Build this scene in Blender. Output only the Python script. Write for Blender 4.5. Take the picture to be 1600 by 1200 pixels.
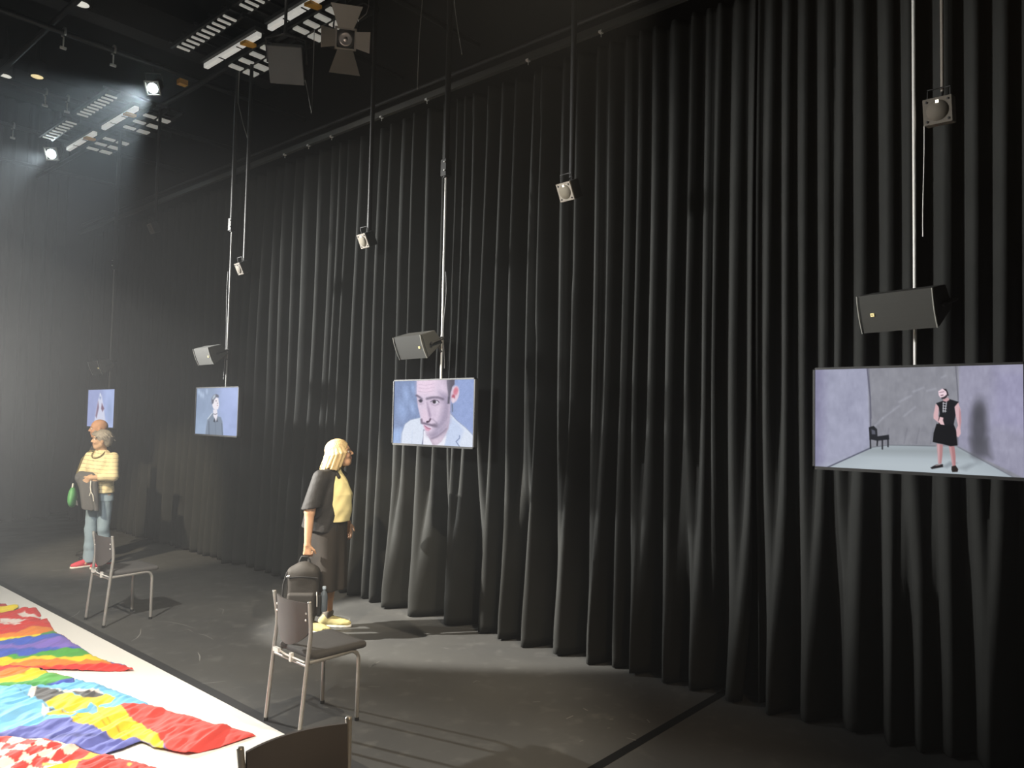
import bpy, bmesh, math, random
import numpy as np
from mathutils import Vector, Matrix

random.seed(7)
RNG = np.random.default_rng(7)
R = math.radians
scene = bpy.context.scene
col = scene.collection
for o in list(bpy.data.objects):
    bpy.data.objects.remove(o)

# ------------------------------------------------------------------ camera
FPX, CAMH = 1175.0, 1.87
YAW, PITCH, ROLL = R(48.9), R(2.65), R(1.15)
fw = np.array([math.sin(YAW)*math.cos(PITCH), math.cos(YAW)*math.cos(PITCH), math.sin(PITCH)])
r0 = np.array([math.cos(YAW), -math.sin(YAW), 0.0]); u0 = np.cross(r0, fw)
CR = math.cos(ROLL)*r0 + math.sin(ROLL)*u0
CU = math.cos(ROLL)*u0 - math.sin(ROLL)*r0
CC = np.array([0, 0, CAMH])
cd = bpy.data.cameras.new('camera'); cam = bpy.data.objects.new('camera', cd); col.objects.link(cam)
cd.sensor_fit = 'HORIZONTAL'; cd.sensor_width = 36.0; cd.lens = FPX/1600*36.0
cd.clip_start = 0.05; cd.clip_end = 100
cam.matrix_world = Matrix(((CR[0], CU[0], -fw[0], 0), (CR[1], CU[1], -fw[1], 0), (CR[2], CU[2], -fw[2], CAMH), (0, 0, 0, 1)))
scene.camera = cam

def proj(P):
    d = np.asarray(P, float) - CC; z = d @ fw
    return 800+FPX*(d @ CR)/z, 600-FPX*(d @ CU)/z
def ray(x, y): return fw + CR*(x-800)/FPX - CU*(y-600)/FPX
def fl(x, y, z=0.0):                      # point of the horizontal plane z seen at a photo pixel
    d = ray(x, y); return CC + d*((z-CAMH)/d[2])
def wl(x, y, X=4.1):                      # point of the vertical plane x = X
    d = ray(x, y); return CC + d*(X/d[0])

# ------------------------------------------------------------------ world, lights, exposure
w = bpy.data.worlds.new('world'); scene.world = w; w.use_nodes = True
w.node_tree.nodes['Background'].inputs[0].default_value = (0.55, 0.6, 0.7, 1)
w.node_tree.nodes['Background'].inputs[1].default_value = 0.0
# thin theatrical haze fills the hall
hzn = w.node_tree.nodes.new('ShaderNodeVolumeScatter'); hzn.inputs['Color'].default_value = (0.97, 0.98, 1, 1)
hzn.inputs['Density'].default_value = 0.010; hzn.inputs['Anisotropy'].default_value = 0.70
w.node_tree.links.new(hzn.outputs[0], w.node_tree.nodes['World Output'].inputs['Volume'])
vs = scene.view_settings
vs.view_transform = 'Standard'; vs.look = 'None'; vs.gamma = 1.0; vs.use_curve_mapping = False
vs.exposure = 0.0
cy = scene.cycles
cy.max_bounces = 5; cy.diffuse_bounces = 3; cy.glossy_bounces = 2; cy.volume_bounces = 0
cy.transmission_bounces = 3; cy.transparent_max_bounces = 6
cy.caustics_reflective = False; cy.caustics_refractive = False
cy.sample_clamp_indirect = 3.0
cy.use_denoising = True

def spot(name, loc, target, power, angle, blend=0.4, color=(1, 1, 1), radius=0.04):
    l = bpy.data.lights.new(name, 'SPOT'); l.energy = power; l.spot_size = R(angle); l.spot_blend = blend
    l.color = color; l.shadow_soft_size = radius
    o = bpy.data.objects.new(name, l); col.objects.link(o); o.location = loc
    o.rotation_euler = (Vector(target)-Vector(loc)).to_track_quat('-Z', 'Y').to_euler()
    return o
# low lanterns on a side stand: weak wash on the black curtain, throw the screens' shadows
spot('curtain_wash_lamp', (0.0, 1.3, 2.4), (4.95, 6.9, 1.9), 380, 50, 1.0, (0.97, 1.0, 0.97), 0.05)
# unseen raking lamps are added far left to light the pleats; a grid lantern throws the standing visitor's shadow on the curtain foot
spot('raking_lamp', (-0.4, 11.5, 4.4), (4.95, 6.0, 2.6), 11500, 36, 0.9, (1.0, 0.99, 0.95), 0.3)
spot('raking_lamp', (-2.2, 7.2, 3.4), (4.95, 1.9, 2.6), 3100, 34, 0.9, (1.0, 0.99, 0.95), 0.3)
spot('far_grid_lamp', (-1.7, 10.0, 5.1), (4.6, 5.2, 0.6), 15000, 17, 0.35, (1.0, 0.95, 0.86), 0.04)
spot('haze_fill_lamp', (0.2, 13.6, 3.4), (1.7, 3.5, 0.7), 10000, 22, 0.9, (1.0, 0.98, 0.92), 0.06)  # added unseen lamp; its beam brightens the haze at the left
# warm lanterns over the chairs and the white dance floor
spot('warm_top_lamp', (3.3, 1.9, 5.6), (2.5, 4.6, 0.0), 800, 54, 0.5, (1.0, 0.86, 0.66), 0.05)
spot('stage_top_lamp', (-1.5, 3.0, 5.8), (0.6, 6.5, 0.0), 2850, 60, 0.6, (1.0, 0.95, 0.86), 0.06)
spot('visitor_lamp', (-1.0, 7.0, 5.0), (3.6, 9.9, 1.0), 2500, 24, 0.6, (1.0, 0.84, 0.6), 0.05)
spot('front_warm_lamp', (0.4, 3.2, 5.2), (4.0, 5.6, 1.15), 1200, 19, 0.6, (1.0, 0.84, 0.6), 0.05)
spot('warm_fill_lamp', (1.2, -2.2, 5.2), (2.4, 2.7, 0.0), 520, 46, 0.9, (1.0, 0.70, 0.40), 0.08)  # added fill from behind the camera, warms the near chair and floor

# ------------------------------------------------------------------ helpers
def link(o, parent=None):
    col.objects.link(o)
    if parent is not None: o.parent = parent
    return o
def tag(o, label=None, cat=None, group=None, kind=None):
    if label: o['label'] = label
    if cat: o['category'] = cat
    if group: o['group'] = group
    if kind: o['kind'] = kind
    return o
def empty(name, loc=(0, 0, 0), rz=0.0, rot=None):
    o = bpy.data.objects.new(name, None); o.empty_display_size = 0.1; col.objects.link(o)
    o.location = loc; o.rotation_euler = rot if rot is not None else (0, 0, rz)
    return o
def copy_tree(o, parent=None):
    c = o.copy(); col.objects.link(c); c.parent = parent
    for ch in o.children: copy_tree(ch, c)
    return c
def mesh_np(name, V, F, mat, parent=None, smooth=True, colors=None):
    V = np.asarray(V, np.float32); F = np.asarray(F, np.int32)
    me = bpy.data.meshes.new(name); n = F.shape[1]
    me.vertices.add(len(V)); me.vertices.foreach_set('co', V.ravel())
    me.loops.add(F.size); me.loops.foreach_set('vertex_index', F.ravel())
    me.polygons.add(len(F)); me.polygons.foreach_set('loop_start', np.arange(0, F.size, n, dtype=np.int32))
    me.polygons.foreach_set('loop_total', np.full(len(F), n, np.int32))
    me.update(calc_edges=True)
    if smooth: me.polygons.foreach_set('use_smooth', np.ones(len(F), bool))
    if colors is not None:
        a = me.color_attributes.new('Col', 'FLOAT_COLOR', 'POINT')
        c = np.ones((len(V), 4), np.float32); c[:, :3] = colors; a.data.foreach_set('color', c.ravel())
    me.validate(); me.materials.append(mat)
    return link(bpy.data.objects.new(name, me), parent)

def s2l(c):
    c = np.asarray(c, float); return np.where(c <= 0.04045, c/12.92, ((c+0.055)/1.055)**2.4)
def rgb(r, g, b): return tuple(s2l(np.array([r, g, b])/255.0))

class MB:
    def __init__(s): s.v = []; s.f = []; s.sm = []
    def add(s, V, F, smooth=False):
        n = len(s.v); s.v += [tuple(map(float, p)) for p in V]; s.f += [tuple(i+n for i in q) for q in F]; s.sm += [smooth]*len(F); return s
    def hexa(s, P): return s.add(P, [(0, 3, 2, 1), (4, 5, 6, 7), (0, 1, 5, 4), (1, 2, 6, 5), (2, 3, 7, 6), (3, 0, 4, 7)])
    def box(s, a, b, M=None):
        x0, y0, z0 = a; x1, y1, z1 = b
        P = [(x0, y0, z0), (x1, y0, z0), (x1, y1, z0), (x0, y1, z0), (x0, y0, z1), (x1, y0, z1), (x1, y1, z1), (x0, y1, z1)]
        if M is not None: P = [tuple(M @ Vector(p)) for p in P]
        return s.hexa(P)
    def tube(s, pts, r, n=10, caps=True):
        pts = [Vector(p) for p in pts]; rs = r if isinstance(r, (list, tuple)) else [r]*len(pts)
        V = []; F = []; m = len(pts); up = None
        for i, p in enumerate(pts):
            t = (pts[min(i+1, m-1)]-pts[max(i-1, 0)]).normalized()
            if up is None: up = Vector((0, 0, 1)) if abs(t.z) < 0.9 else Vector((1, 0, 0))
            a = t.cross(up).normalized(); b = a.cross(t).normalized(); up = b
            V += [p+(a*math.cos(2*math.pi*k/n)+b*math.sin(2*math.pi*k/n))*rs[i] for k in range(n)]
        for i in range(m-1):
            for k in range(n):
                k2 = (k+1) % n; F.append((i*n+k, i*n+k2, (i+1)*n+k2, (i+1)*n+k))
        s.add(V, F, True)
        if caps:
            s.add(V[:n], [tuple(range(n))]); s.add(V[-n:], [tuple(reversed(range(n)))])
        return s
    def lathe(s, prof, n=20, M=None, smooth=True):        # prof: (radius, z)
        V = []; F = []
        for (r, z) in prof: V += [(r*math.cos(2*math.pi*k/n), r*math.sin(2*math.pi*k/n), z) for k in range(n)]
        for i in range(len(prof)-1):
            for k in range(n): k2 = (k+1) % n; F.append((i*n+k, i*n+k2, (i+1)*n+k2, (i+1)*n+k))
        if M is not None: V = [tuple(M @ Vector(p)) for p in V]
        s.add(V, F, smooth)
        if prof[0][0] > 1e-4: s.add(V[:n], [tuple(reversed(range(n)))])
        if prof[-1][0] > 1e-4: s.add(V[-n:], [tuple(range(n))])
        return s
    def prism(s, poly, h, M=None):                         # poly (x,y), extruded z 0..h
        n = len(poly); V = [(x, y, 0) for x, y in poly]+[(x, y, h) for x, y in poly]
        if M is not None: V = [tuple(M @ Vector(p)) for p in V]
        return s.add(V, [tuple(reversed(range(n))), tuple(range(n, 2*n))]+[(i, (i+1) % n, (i+1) % n+n, i+n) for i in range(n)])
    def build(s, name, mat, parent=None, bevel=0.0):
        me = bpy.data.meshes.new(name); me.from_pydata(s.v, [], s.f); me.validate()
        if len(me.polygons) == len(s.sm): me.polygons.foreach_set('use_smooth', s.sm)
        bm = bmesh.new(); bm.from_mesh(me); bmesh.ops.recalc_face_normals(bm, faces=bm.faces); bm.to_mesh(me); bm.free()
        me.materials.append(mat)
        o = link(bpy.data.objects.new(name, me), parent)
        if bevel > 0:
            b = o.modifiers.new('bevel', 'BEVEL'); b.width = bevel; b.segments = 2; b.limit_method = 'ANGLE'
        return o

# ------------------------------------------------------------------ materials
def mat(name, color, rough=0.6, metal=0.0, var=0.12, scale=8.0, bump=0.0, bscale=60.0, sheen=0.0, spec=0.5, stretch=None):
    m = bpy.data.materials.new(name); m.use_nodes = True; nt = m.node_tree; N = nt.nodes; L = nt.links
    b = N['Principled BSDF']; b.inputs['Roughness'].default_value = rough; b.inputs['Metallic'].default_value = metal
    b.inputs['Specular IOR Level'].default_value = spec
    if sheen: b.inputs['Sheen Weight'].default_value = sheen; b.inputs['Sheen Roughness'].default_value = 0.35; b.inputs['Sheen Tint'].default_value = (0.30, 0.31, 0.30, 1)
    tc = N.new('ShaderNodeTexCoord'); src = tc.outputs['Object']
    if stretch:
        mp = N.new('ShaderNodeMapping'); mp.inputs['Scale'].default_value = stretch; L.new(src, mp.inputs[0]); src = mp.outputs[0]
    nz = N.new('ShaderNodeTexNoise'); nz.inputs['Scale'].default_value = scale; nz.inputs['Detail'].default_value = 4; L.new(src, nz.inputs['Vector'])
    mx = N.new('ShaderNodeMix'); mx.data_type = 'RGBA'
    c = np.array(color[:3]); mx.inputs[6].default_value = (*np.clip(c*(1-var), 0, 1), 1); mx.inputs[7].default_value = (*np.clip(c*(1+var), 0, 1), 1)
    L.new(nz.outputs[0], mx.inputs[0]); L.new(mx.outputs[2], b.inputs['Base Color'])
    if bump:
        n2 = N.new('ShaderNodeTexNoise'); n2.inputs['Scale'].default_value = bscale; n2.inputs['Detail'].default_value = 3; L.new(src, n2.inputs['Vector'])
        bp = N.new('ShaderNodeBump'); bp.inputs['Strength'].default_value = bump; bp.inputs['Distance'].default_value = 0.01
        L.new(n2.outputs[0], bp.inputs['Height']); L.new(bp.outputs[0], b.inputs['Normal'])
    return m
def emis(name, color, strength):
    m = bpy.data.materials.new(name); m.use_nodes = True; nt = m.node_tree
    b = nt.nodes['Principled BSDF']; b.inputs['Base Color'].default_value = (*color, 1); b.inputs['Emission Color'].default_value = (*color, 1)
    b.inputs['Emission Strength'].default_value = strength
    return m
def vcol(name, rough=0.8, emit=0.0, bump=0.0, bscale=120, sheen=0.0, spec=0.3):
    m = bpy.data.materials.new(name); m.use_nodes = True; nt = m.node_tree; N = nt.nodes; L = nt.links
    b = N['Principled BSDF']; b.inputs['Roughness'].default_value = rough; b.inputs['Specular IOR Level'].default_value = spec
    a = N.new('ShaderNodeVertexColor'); a.layer_name = 'Col'
    if emit:
        b.inputs['Base Color'].default_value = (0.01, 0.01, 0.01, 1); b.inputs['Emission Strength'].default_value = emit; L.new(a.outputs[0], b.inputs['Emission Color'])
    else: L.new(a.outputs[0], b.inputs['Base Color'])
    if sheen: b.inputs['Sheen Weight'].default_value = sheen
    if bump:
        tc = N.new('ShaderNodeTexCoord'); n2 = N.new('ShaderNodeTexNoise'); n2.inputs['Scale'].default_value = bscale; L.new(tc.outputs['Object'], n2.inputs['Vector'])
        bp = N.new('ShaderNodeBump'); bp.inputs['Strength'].default_value = bump; bp.inputs['Distance'].default_value = 0.004
        L.new(n2.outputs[0], bp.inputs['Height']); L.new(bp.outputs[0], b.inputs['Normal'])
    return m

M_black = mat('black_paint', (0.012, 0.012, 0.012), 0.7)
M_wall = mat('black_wall', (0.01, 0.01, 0.01), 0.9)
def napped_cloth(name, base, nap, sigma):          # wool serge: dull face, nap that catches light at grazing angles
    m = bpy.data.materials.new(name); m.use_nodes = True; nt = m.node_tree; N = nt.nodes; L = nt.links
    N.remove(N['Principled BSDF']); d = N.new('ShaderNodeBsdfDiffuse'); v = N.new('ShaderNodeBsdfSheen'); a = N.new('ShaderNodeAddShader')
    v.distribution = 'ASHIKHMIN'; v.inputs['Roughness'].default_value = sigma; v.inputs['Color'].default_value = (*nap, 1)
    tc = N.new('ShaderNodeTexCoord'); n = N.new('ShaderNodeTexNoise'); n.inputs['Scale'].default_value = 3.0; L.new(tc.outputs['Object'], n.inputs['Vector'])
    x = N.new('ShaderNodeMix'); x.data_type = 'RGBA'; x.inputs[6].default_value = (*(np.array(base)*0.8), 1); x.inputs[7].default_value = (*(np.array(base)*1.2), 1)
    L.new(n.outputs[0], x.inputs[0]); L.new(x.outputs[2], d.inputs['Color'])
    n2 = N.new('ShaderNodeTexNoise'); n2.inputs['Scale'].default_value = 240; bp = N.new('ShaderNodeBump'); bp.inputs['Strength'].default_value = 0.15; bp.inputs['Distance'].default_value = 0.01
    L.new(tc.outputs['Object'], n2.inputs['Vector']); L.new(n2.outputs[0], bp.inputs['Height'])
    for q in (d, v): L.new(bp.outputs[0], q.inputs['Normal'])
    L.new(d.outputs[0], a.inputs[0]); L.new(v.outputs[0], a.inputs[1]); L.new(a.outputs[0], N['Material Output'].inputs['Surface'])
    return m
M_curtain = napped_cloth('black_wool_serge', (0.034, 0.035, 0.034), (0.008, 0.008, 0.008), 0.6)
M_white = mat('white_vinyl', (0.88, 0.87, 0.83), 0.5, var=0.02, scale=1.2)
M_tape = mat('grey_tape', (0.035, 0.036, 0.038), 0.55)
M_btape = mat('black_tape', (0.006, 0.006, 0.006), 0.95, spec=0.1)
M_chrome = mat('satin_steel', (0.40, 0.39, 0.37), 0.35, 0.5, var=0.05)
M_rod = mat('bright_steel_rod', (0.85, 0.84, 0.80), 0.4, 0.15, var=0.03)
M_rod_d = mat('dimmed_steel_rod', (0.22, 0.22, 0.21), 0.5, 0.2)  # same steel darkened for the weaker light on the far poles
M_pipe = mat('black_pipe', (0.02, 0.02, 0.02), 0.5, 0.2)
M_seat = mat('charcoal_seat_fabric', (0.075, 0.072, 0.07), 0.9, var=0.15, scale=60, bump=0.15, bscale=400)
M_shell = mat('grey_moulded_backrest', (0.085, 0.077, 0.075), 0.55, var=0.05)
M_bezel = mat('dark_bezel', (0.02, 0.02, 0.02), 0.35)
M_bezel_e = mat('brushed_bezel_edge', (0.06, 0.06, 0.06), 0.4, 0.3)
M_spk = mat('speaker_charcoal', (0.055, 0.055, 0.05), 0.75, var=0.05, bump=0.1, bscale=300)
M_grille = mat('speaker_grille', (0.05, 0.05, 0.046), 0.8, var=0.08, scale=250, bump=0.2, bscale=500)
M_spkedge = mat('pale_edge', (0.35, 0.35, 0.32), 0.5)
M_beige = mat('beige_plate', (0.30, 0.265, 0.22), 0.6, var=0.08)
M_beige_d = mat('beige_mesh', (0.22, 0.195, 0.15), 0.8, var=0.1, scale=120)
M_lan = mat('lantern_grey', (0.26, 0.23, 0.20), 0.6, var=0.08)
M_lan_d = mat('lantern_black', (0.03, 0.03, 0.03), 0.6)
M_white_p = mat('white_louvre', (0.75, 0.74, 0.68), 0.6, var=0.05)
M_orange = mat('orange_clip', (0.75, 0.38, 0.06), 0.5)
M_hair_b = mat('blonde_hair', (0.56, 0.41, 0.20), 0.45, var=0.45, scale=26, bump=0.7, bscale=30, stretch=(4, 4, 0.35))
M_hair_g = mat('grey_hair', (0.30, 0.27, 0.23), 0.55, var=0.45, scale=18, bump=0.7, bscale=26, stretch=(3, 3, 1.0))
M_tee = mat('yellow_tee', (0.86, 0.74, 0.36), 0.85, var=0.05, bump=0.2, bscale=26)
M_shirt = mat('black_linen_shirt', (0.014, 0.0125, 0.012), 0.75, var=0.2, bump=0.6, bscale=22)
M_skirt = mat('dark_brown_black_skirt', (0.018, 0.013, 0.009), 0.85, var=0.2, bump=0.2, bscale=14)
M_bag = mat('black_backpack', (0.026, 0.022, 0.018), 0.75, var=0.12, bump=0.15, bscale=150)
M_bag_d = mat('backpack_webbing', (0.012, 0.012, 0.012), 0.7)
M_jeans = mat('faded_denim', (0.23, 0.31, 0.38), 0.9, var=0.3, scale=6, bump=0.25, bscale=60)
M_jacket = mat('grey_jacket', (0.095, 0.095, 0.098), 0.8, var=0.15, bump=0.3, bscale=18)
M_green = mat('green_leather', (0.10, 0.34, 0.12), 0.45, var=0.2, scale=10)
M_red = mat('red_canvas', (0.55, 0.06, 0.09), 0.8)
M_sole = mat('white_rubber', (0.75, 0.73, 0.68), 0.6)
M_shoe = mat('yellow_green_canvas', (0.55, 0.48, 0.22), 0.8, var=0.2, scale=20)
M_sock = mat('grey_knit_sock', (0.17, 0.15, 0.125), 0.9, var=0.4, scale=60)
M_dark = mat('dark_cotton', (0.045, 0.042, 0.04), 0.9, var=0.15, bump=0.2, bscale=20)
M_eye = mat('dark_eye', (0.02, 0.015, 0.012), 0.2)
M_lens = mat('lens_glass', (0.45, 0.40, 0.38), 0.12, 0.6)
M_clear = mat('bottle_plastic', (0.10, 0.12, 0.14), 0.15, 0.0)
M_badge = emis('lit_badge', (0.9, 0.75, 0.35), 0.5)
M_skin = vcol('skin', 0.55, bump=0.03, bscale=300)
M_knit = None

# ------------------------------------------------------------------ painter (flat print for screens and flags)
def vnoise(x, y, seed=0):
    xi = np.floor(x).astype(np.int64); yi = np.floor(y).astype(np.int64); fx = x-xi; fy = y-yi
    fx = fx*fx*(3-2*fx); fy = fy*fy*(3-2*fy)
    def h(a, b):
        n = (a*374761393 + b*668265263 + seed*362437) & 0x7fffffff; n = ((n ^ (n >> 13))*1274126177) & 0x7fffffff
        return ((n ^ (n >> 16)) & 0xffff)/65535.0
    return (h(xi, yi)*(1-fx)+h(xi+1, yi)*fx)*(1-fy)+(h(xi, yi+1)*(1-fx)+h(xi+1, yi+1)*fx)*fy
def fbm(x, y, seed=0, oct=4):
    a = 0; s = 0.5; t = 0
    for i in range(oct): a = a+s*vnoise(x*2**i, y*2**i, seed+i); t += s; s *= 0.5
    return a/t
def poly_sd(X, Y, P):
    P = np.asarray(P, float); d = np.full(X.shape, 1e9); ins = np.zeros(X.shape, bool)
    for i in range(len(P)):
        a = P[i]; b = P[(i+1) % len(P)]; e = b-a; L2 = max(e @ e, 1e-9)
        t = np.clip(((X-a[0])*e[0]+(Y-a[1])*e[1])/L2, 0, 1)
        d = np.minimum(d, (X-a[0]-t*e[0])**2+(Y-a[1]-t*e[1])**2)
        c = (a[1] > Y) != (b[1] > Y)
        if c.any() and abs(e[1]) > 1e-9: ins ^= c & (X < a[0]+(Y-a[1])/e[1]*e[0])
    d = np.sqrt(d); return np.where(ins, -d, d)
class Paint:
    def __init__(s, X, Y, base): s.X = X; s.Y = Y; s.c = np.tile(np.array(base, float)/255, (len(X), 1))
    def _mix(s, m, a, color): s.c[m] += (np.array(color, float)/255-s.c[m])*a[:, None]
    def poly(s, P, color, soft=0.6, alpha=1.0):
        P = np.asarray(P, float); lo = P.min(0)-soft*2; hi = P.max(0)+soft*2
        m = (s.X > lo[0]) & (s.X < hi[0]) & (s.Y > lo[1]) & (s.Y < hi[1])
        if not m.any(): return s
        d = poly_sd(s.X[m], s.Y[m], P); s._mix(m, np.clip(0.5-d/(2*soft), 0, 1)*alpha, color); return s
    def ell(s, cx, cy, rx, ry, color, soft=0.3, alpha=1.0, rot=0.0):
        c, n = math.cos(rot), math.sin(rot); dx = s.X-cx; dy = s.Y-cy
        q = np.sqrt(((dx*c+dy*n)/rx)**2+((-dx*n+dy*c)/ry)**2); m = q < 1+soft
        s._mix(m, np.clip((1+soft-q[m])/(2*soft), 0, 1)*alpha, color); return s
    def line(s, P, w, color, soft=0.5, alpha=1.0):
        d = np.full(s.X.shape, 1e9)
        for a, b in zip(P[:-1], P[1:]):
            e = (b[0]-a[0], b[1]-a[1]); L2 = max(e[0]**2+e[1]**2, 1e-9)
            t = np.clip(((s.X-a[0])*e[0]+(s.Y-a[1])*e[1])/L2, 0, 1)
            d = np.minimum(d, np.hypot(s.X-a[0]-t*e[0], s.Y-a[1]-t*e[1]))
        m = d < w/2+soft; s._mix(m, np.clip((w/2+soft-d[m])/(2*soft), 0, 1)*alpha, color); return s
    def noise(s, amp, sx, sy, seed=0): s.c += (fbm(s.X/sx, s.Y/sy, seed)-0.5)[:, None]*amp; return s
    def out(s): return s2l(np.clip(s.c, 0, 1))
def zm(ox, oy, k, P): return [(ox+x/k, oy+y/k) for x, y in P]

# ------------------------------------------------------------------ signed-distance modelling (people, soft things)
class SDF:
    def __init__(s, lo, hi, h):
        s.lo = np.array(lo, float); s.h = h; s.n = np.ceil((np.array(hi)-s.lo)/h).astype(int)+1
        s.g = np.full(s.n, 0.2, np.float32)
    def _blk(s, lo, hi):
        a = np.clip(np.floor((np.array(lo)-s.lo)/s.h).astype(int), 0, s.n); b = np.clip(np.ceil((np.array(hi)-s.lo)/s.h).astype(int)+1, 0, s.n)
        ax = [(s.lo[i]+s.h*np.arange(a[i], b[i])).astype(np.float32) for i in range(3)]
        return tuple(slice(a[i], b[i]) for i in range(3)), ax[0][:, None, None], ax[1][None, :, None], ax[2][None, None, :]
    def _apply(s, lo, hi, fn, k, sub=False):
        m = k+2.5*s.h; sl, X, Y, Z = s._blk(np.array(lo)-m, np.array(hi)+m)
        if 0 in [q.stop-q.start for q in sl]: return s
        d = fn(X, Y, Z).astype(np.float32); a = s.g[sl]
        if sub: a = -a
        if k > 0:
            hh = np.clip(0.5+0.5*(a-d)/k, 0, 1); r = a*(1-hh)+d*hh-k*hh*(1-hh)
        else: r = np.minimum(a, d)
        s.g[sl] = -r if sub else r
        return s
    def rc(s, a, b, ra, rb=None, k=0.02, sub=False, flat=None):
        rb = ra if rb is None else rb; a = np.array(a, float); b = np.array(b, float); e = b-a; L2 = max(e @ e, 1e-9); r = max(ra, rb)
        def fn(X, Y, Z):
            t = np.clip(((X-a[0])*e[0]+(Y-a[1])*e[1]+(Z-a[2])*e[2])/L2, 0, 1)
            return np.sqrt((X-a[0]-t*e[0])**2+(Y-a[1]-t*e[1])**2+(Z-a[2]-t*e[2])**2)-(ra+(rb-ra)*t)
        return s._apply(np.minimum(a, b)-r, np.maximum(a, b)+r, fn, k, sub)
    def ell(s, c, r, k=0.02, sub=False, M=None):
        c = np.array(c, float); r = np.array(r, float); R_ = np.eye(3) if M is None else np.array(M)[:3, :3]
        ext = np.sqrt(((R_*r[None, :])**2).sum(1))
        def fn(X, Y, Z):
            dx, dy, dz = X-c[0], Y-c[1], Z-c[2]
            q = [R_[0, i]*dx+R_[1, i]*dy+R_[2, i]*dz for i in range(3)]
            k0 = np.sqrt(sum((q[i]/r[i])**2 for i in range(3))); k1 = np.sqrt(sum((q[i]/r[i]**2)**2 for i in range(3)))+1e-6
            return k0*(k0-1)/k1
        return s._apply(c-ext, c+ext, fn, k, sub)
    def box(s, c, hlf, rad=0.01, k=0.0, sub=False, M=None):
        c = np.array(c, float); hlf = np.array(hlf, float); R_ = np.eye(3) if M is None else np.array(M)[:3, :3]
        ext = (np.abs(R_)*hlf[None, :]).sum(1)
        def fn(X, Y, Z):
            dx, dy, dz = X-c[0], Y-c[1], Z-c[2]
            q = [np.abs(R_[0, i]*dx+R_[1, i]*dy+R_[2, i]*dz)-(hlf[i]-rad) for i in range(3)]
            return np.sqrt(sum(np.maximum(v, 0)**2 for v in q))+np.minimum(np.maximum(np.maximum(q[0], q[1]), q[2]), 0)-rad
        return s._apply(c-ext, c+ext, fn, k, sub)
    def loft(s, secs, k=0.02, wob=None):       # secs: (z, cx, cy, rx, ry) stacked ellipses with flat ends
        S = np.array(secs, float); o = np.argsort(S[:, 0]); S = S[o]; mr = S[:, 3:5].max()
        lo = (S[:, 1].min()-mr, S[:, 2].min()-mr, S[0, 0]); hi = (S[:, 1].max()+mr, S[:, 2].max()+mr, S[-1, 0])
        def fn(X, Y, Z):
            z = np.clip(Z, S[0, 0], S[-1, 0]); g = [np.interp(z, S[:, 0], S[:, i]) for i in range(1, 5)]
            dx = X-g[0]; dy = Y-g[1]; q = np.sqrt((dx/g[2])**2+(dy/g[3])**2)
            d = (q-1)*np.minimum(g[2], g[3])
            if wob is not None: d = d+wob(X, Y, Z, np.arctan2(dy, dx))
            return np.maximum(d, np.maximum(S[0, 0]-Z, Z-S[-1, 0]))
        return s._apply(lo, hi, fn, k)
    def cut(s, fn):                             # keep where fn < 0
        sl, X, Y, Z = s._blk(s.lo, s.lo+s.h*s.n); s.g = np.maximum(s.g, (fn(X, Y, Z)+0*s.g).astype(np.float32)); return s
    def warp(s, fn):
        sl, X, Y, Z = s._blk(s.lo, s.lo+s.h*s.n); s.g = (s.g+fn(X, Y, Z)).astype(np.float32); return s
    def mesh(s):
        g = s.g; ins = g < 0; nx, ny, nz = g.shape
        c = [ins[dx:nx-1+dx, dy:ny-1+dy, dz:nz-1+dz] for dx in (0, 1) for dy in (0, 1) for dz in (0, 1)]
        cnt = sum(q.astype(np.int8) for q in c); act = (cnt > 0) & (cnt < 8)
        idx = np.argwhere(act); vid = np.full(act.shape, -1, np.int64); vid[act] = np.arange(len(idx))
        acc = np.zeros((len(idx), 3)); num = np.zeros(len(idx))
        I, J, K = idx.T
        def val(d): return g[I+d[0], J+d[1], K+d[2]]
        corners = [(a, b, c_) for a in (0, 1) for b in (0, 1) for c_ in (0, 1)]
        for ax in range(3):
            for p in corners:
                if p[ax]: continue
                q = list(p); q[ax] = 1; q = tuple(q); va = val(p); vb = val(q); m = (va < 0) != (vb < 0)
                t = np.where(m, va/(va-vb+1e-12), 0); P = np.tile(np.array(p, float), (len(idx), 1)); P[:, ax] += t
                acc += P*m[:, None]; num += m
        V = s.lo+s.h*(idx+acc/np.maximum(num, 1)[:, None])
        F = []
        for ax in range(3):
            b, c_ = (ax+1) % 3, (ax+2) % 3
            A = [slice(None)]*3; B = [slice(None)]*3; A[ax] = slice(0, -1); B[ax] = slice(1, None)
            m = ins[tuple(A)] != ins[tuple(B)]; e = np.argwhere(m)
            ok = (e[:, b] > 0) & (e[:, c_] > 0) & (e[:, b] < g.shape[b]-1) & (e[:, c_] < g.shape[c_]-1); e = e[ok]
            sg = ins[tuple(A)][tuple(e.T)]
            def v(db, dc):
                q = e.copy(); q[:, b] -= db; q[:, c_] -= dc; return vid[tuple(q.T)]
            quad = np.stack([v(0, 0), v(1, 0), v(1, 1), v(0, 1)], 1); quad[~sg] = quad[~sg][:, ::-1]; F.append(quad)
        F = np.concatenate(F); return V, F[(F >= 0).all(1)]
    def build(s, name, m, parent=None, colfn=None):
        V, F = s.mesh(); return mesh_np(name, V, F, m, parent, True, None if colfn is None else colfn(V))

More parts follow.
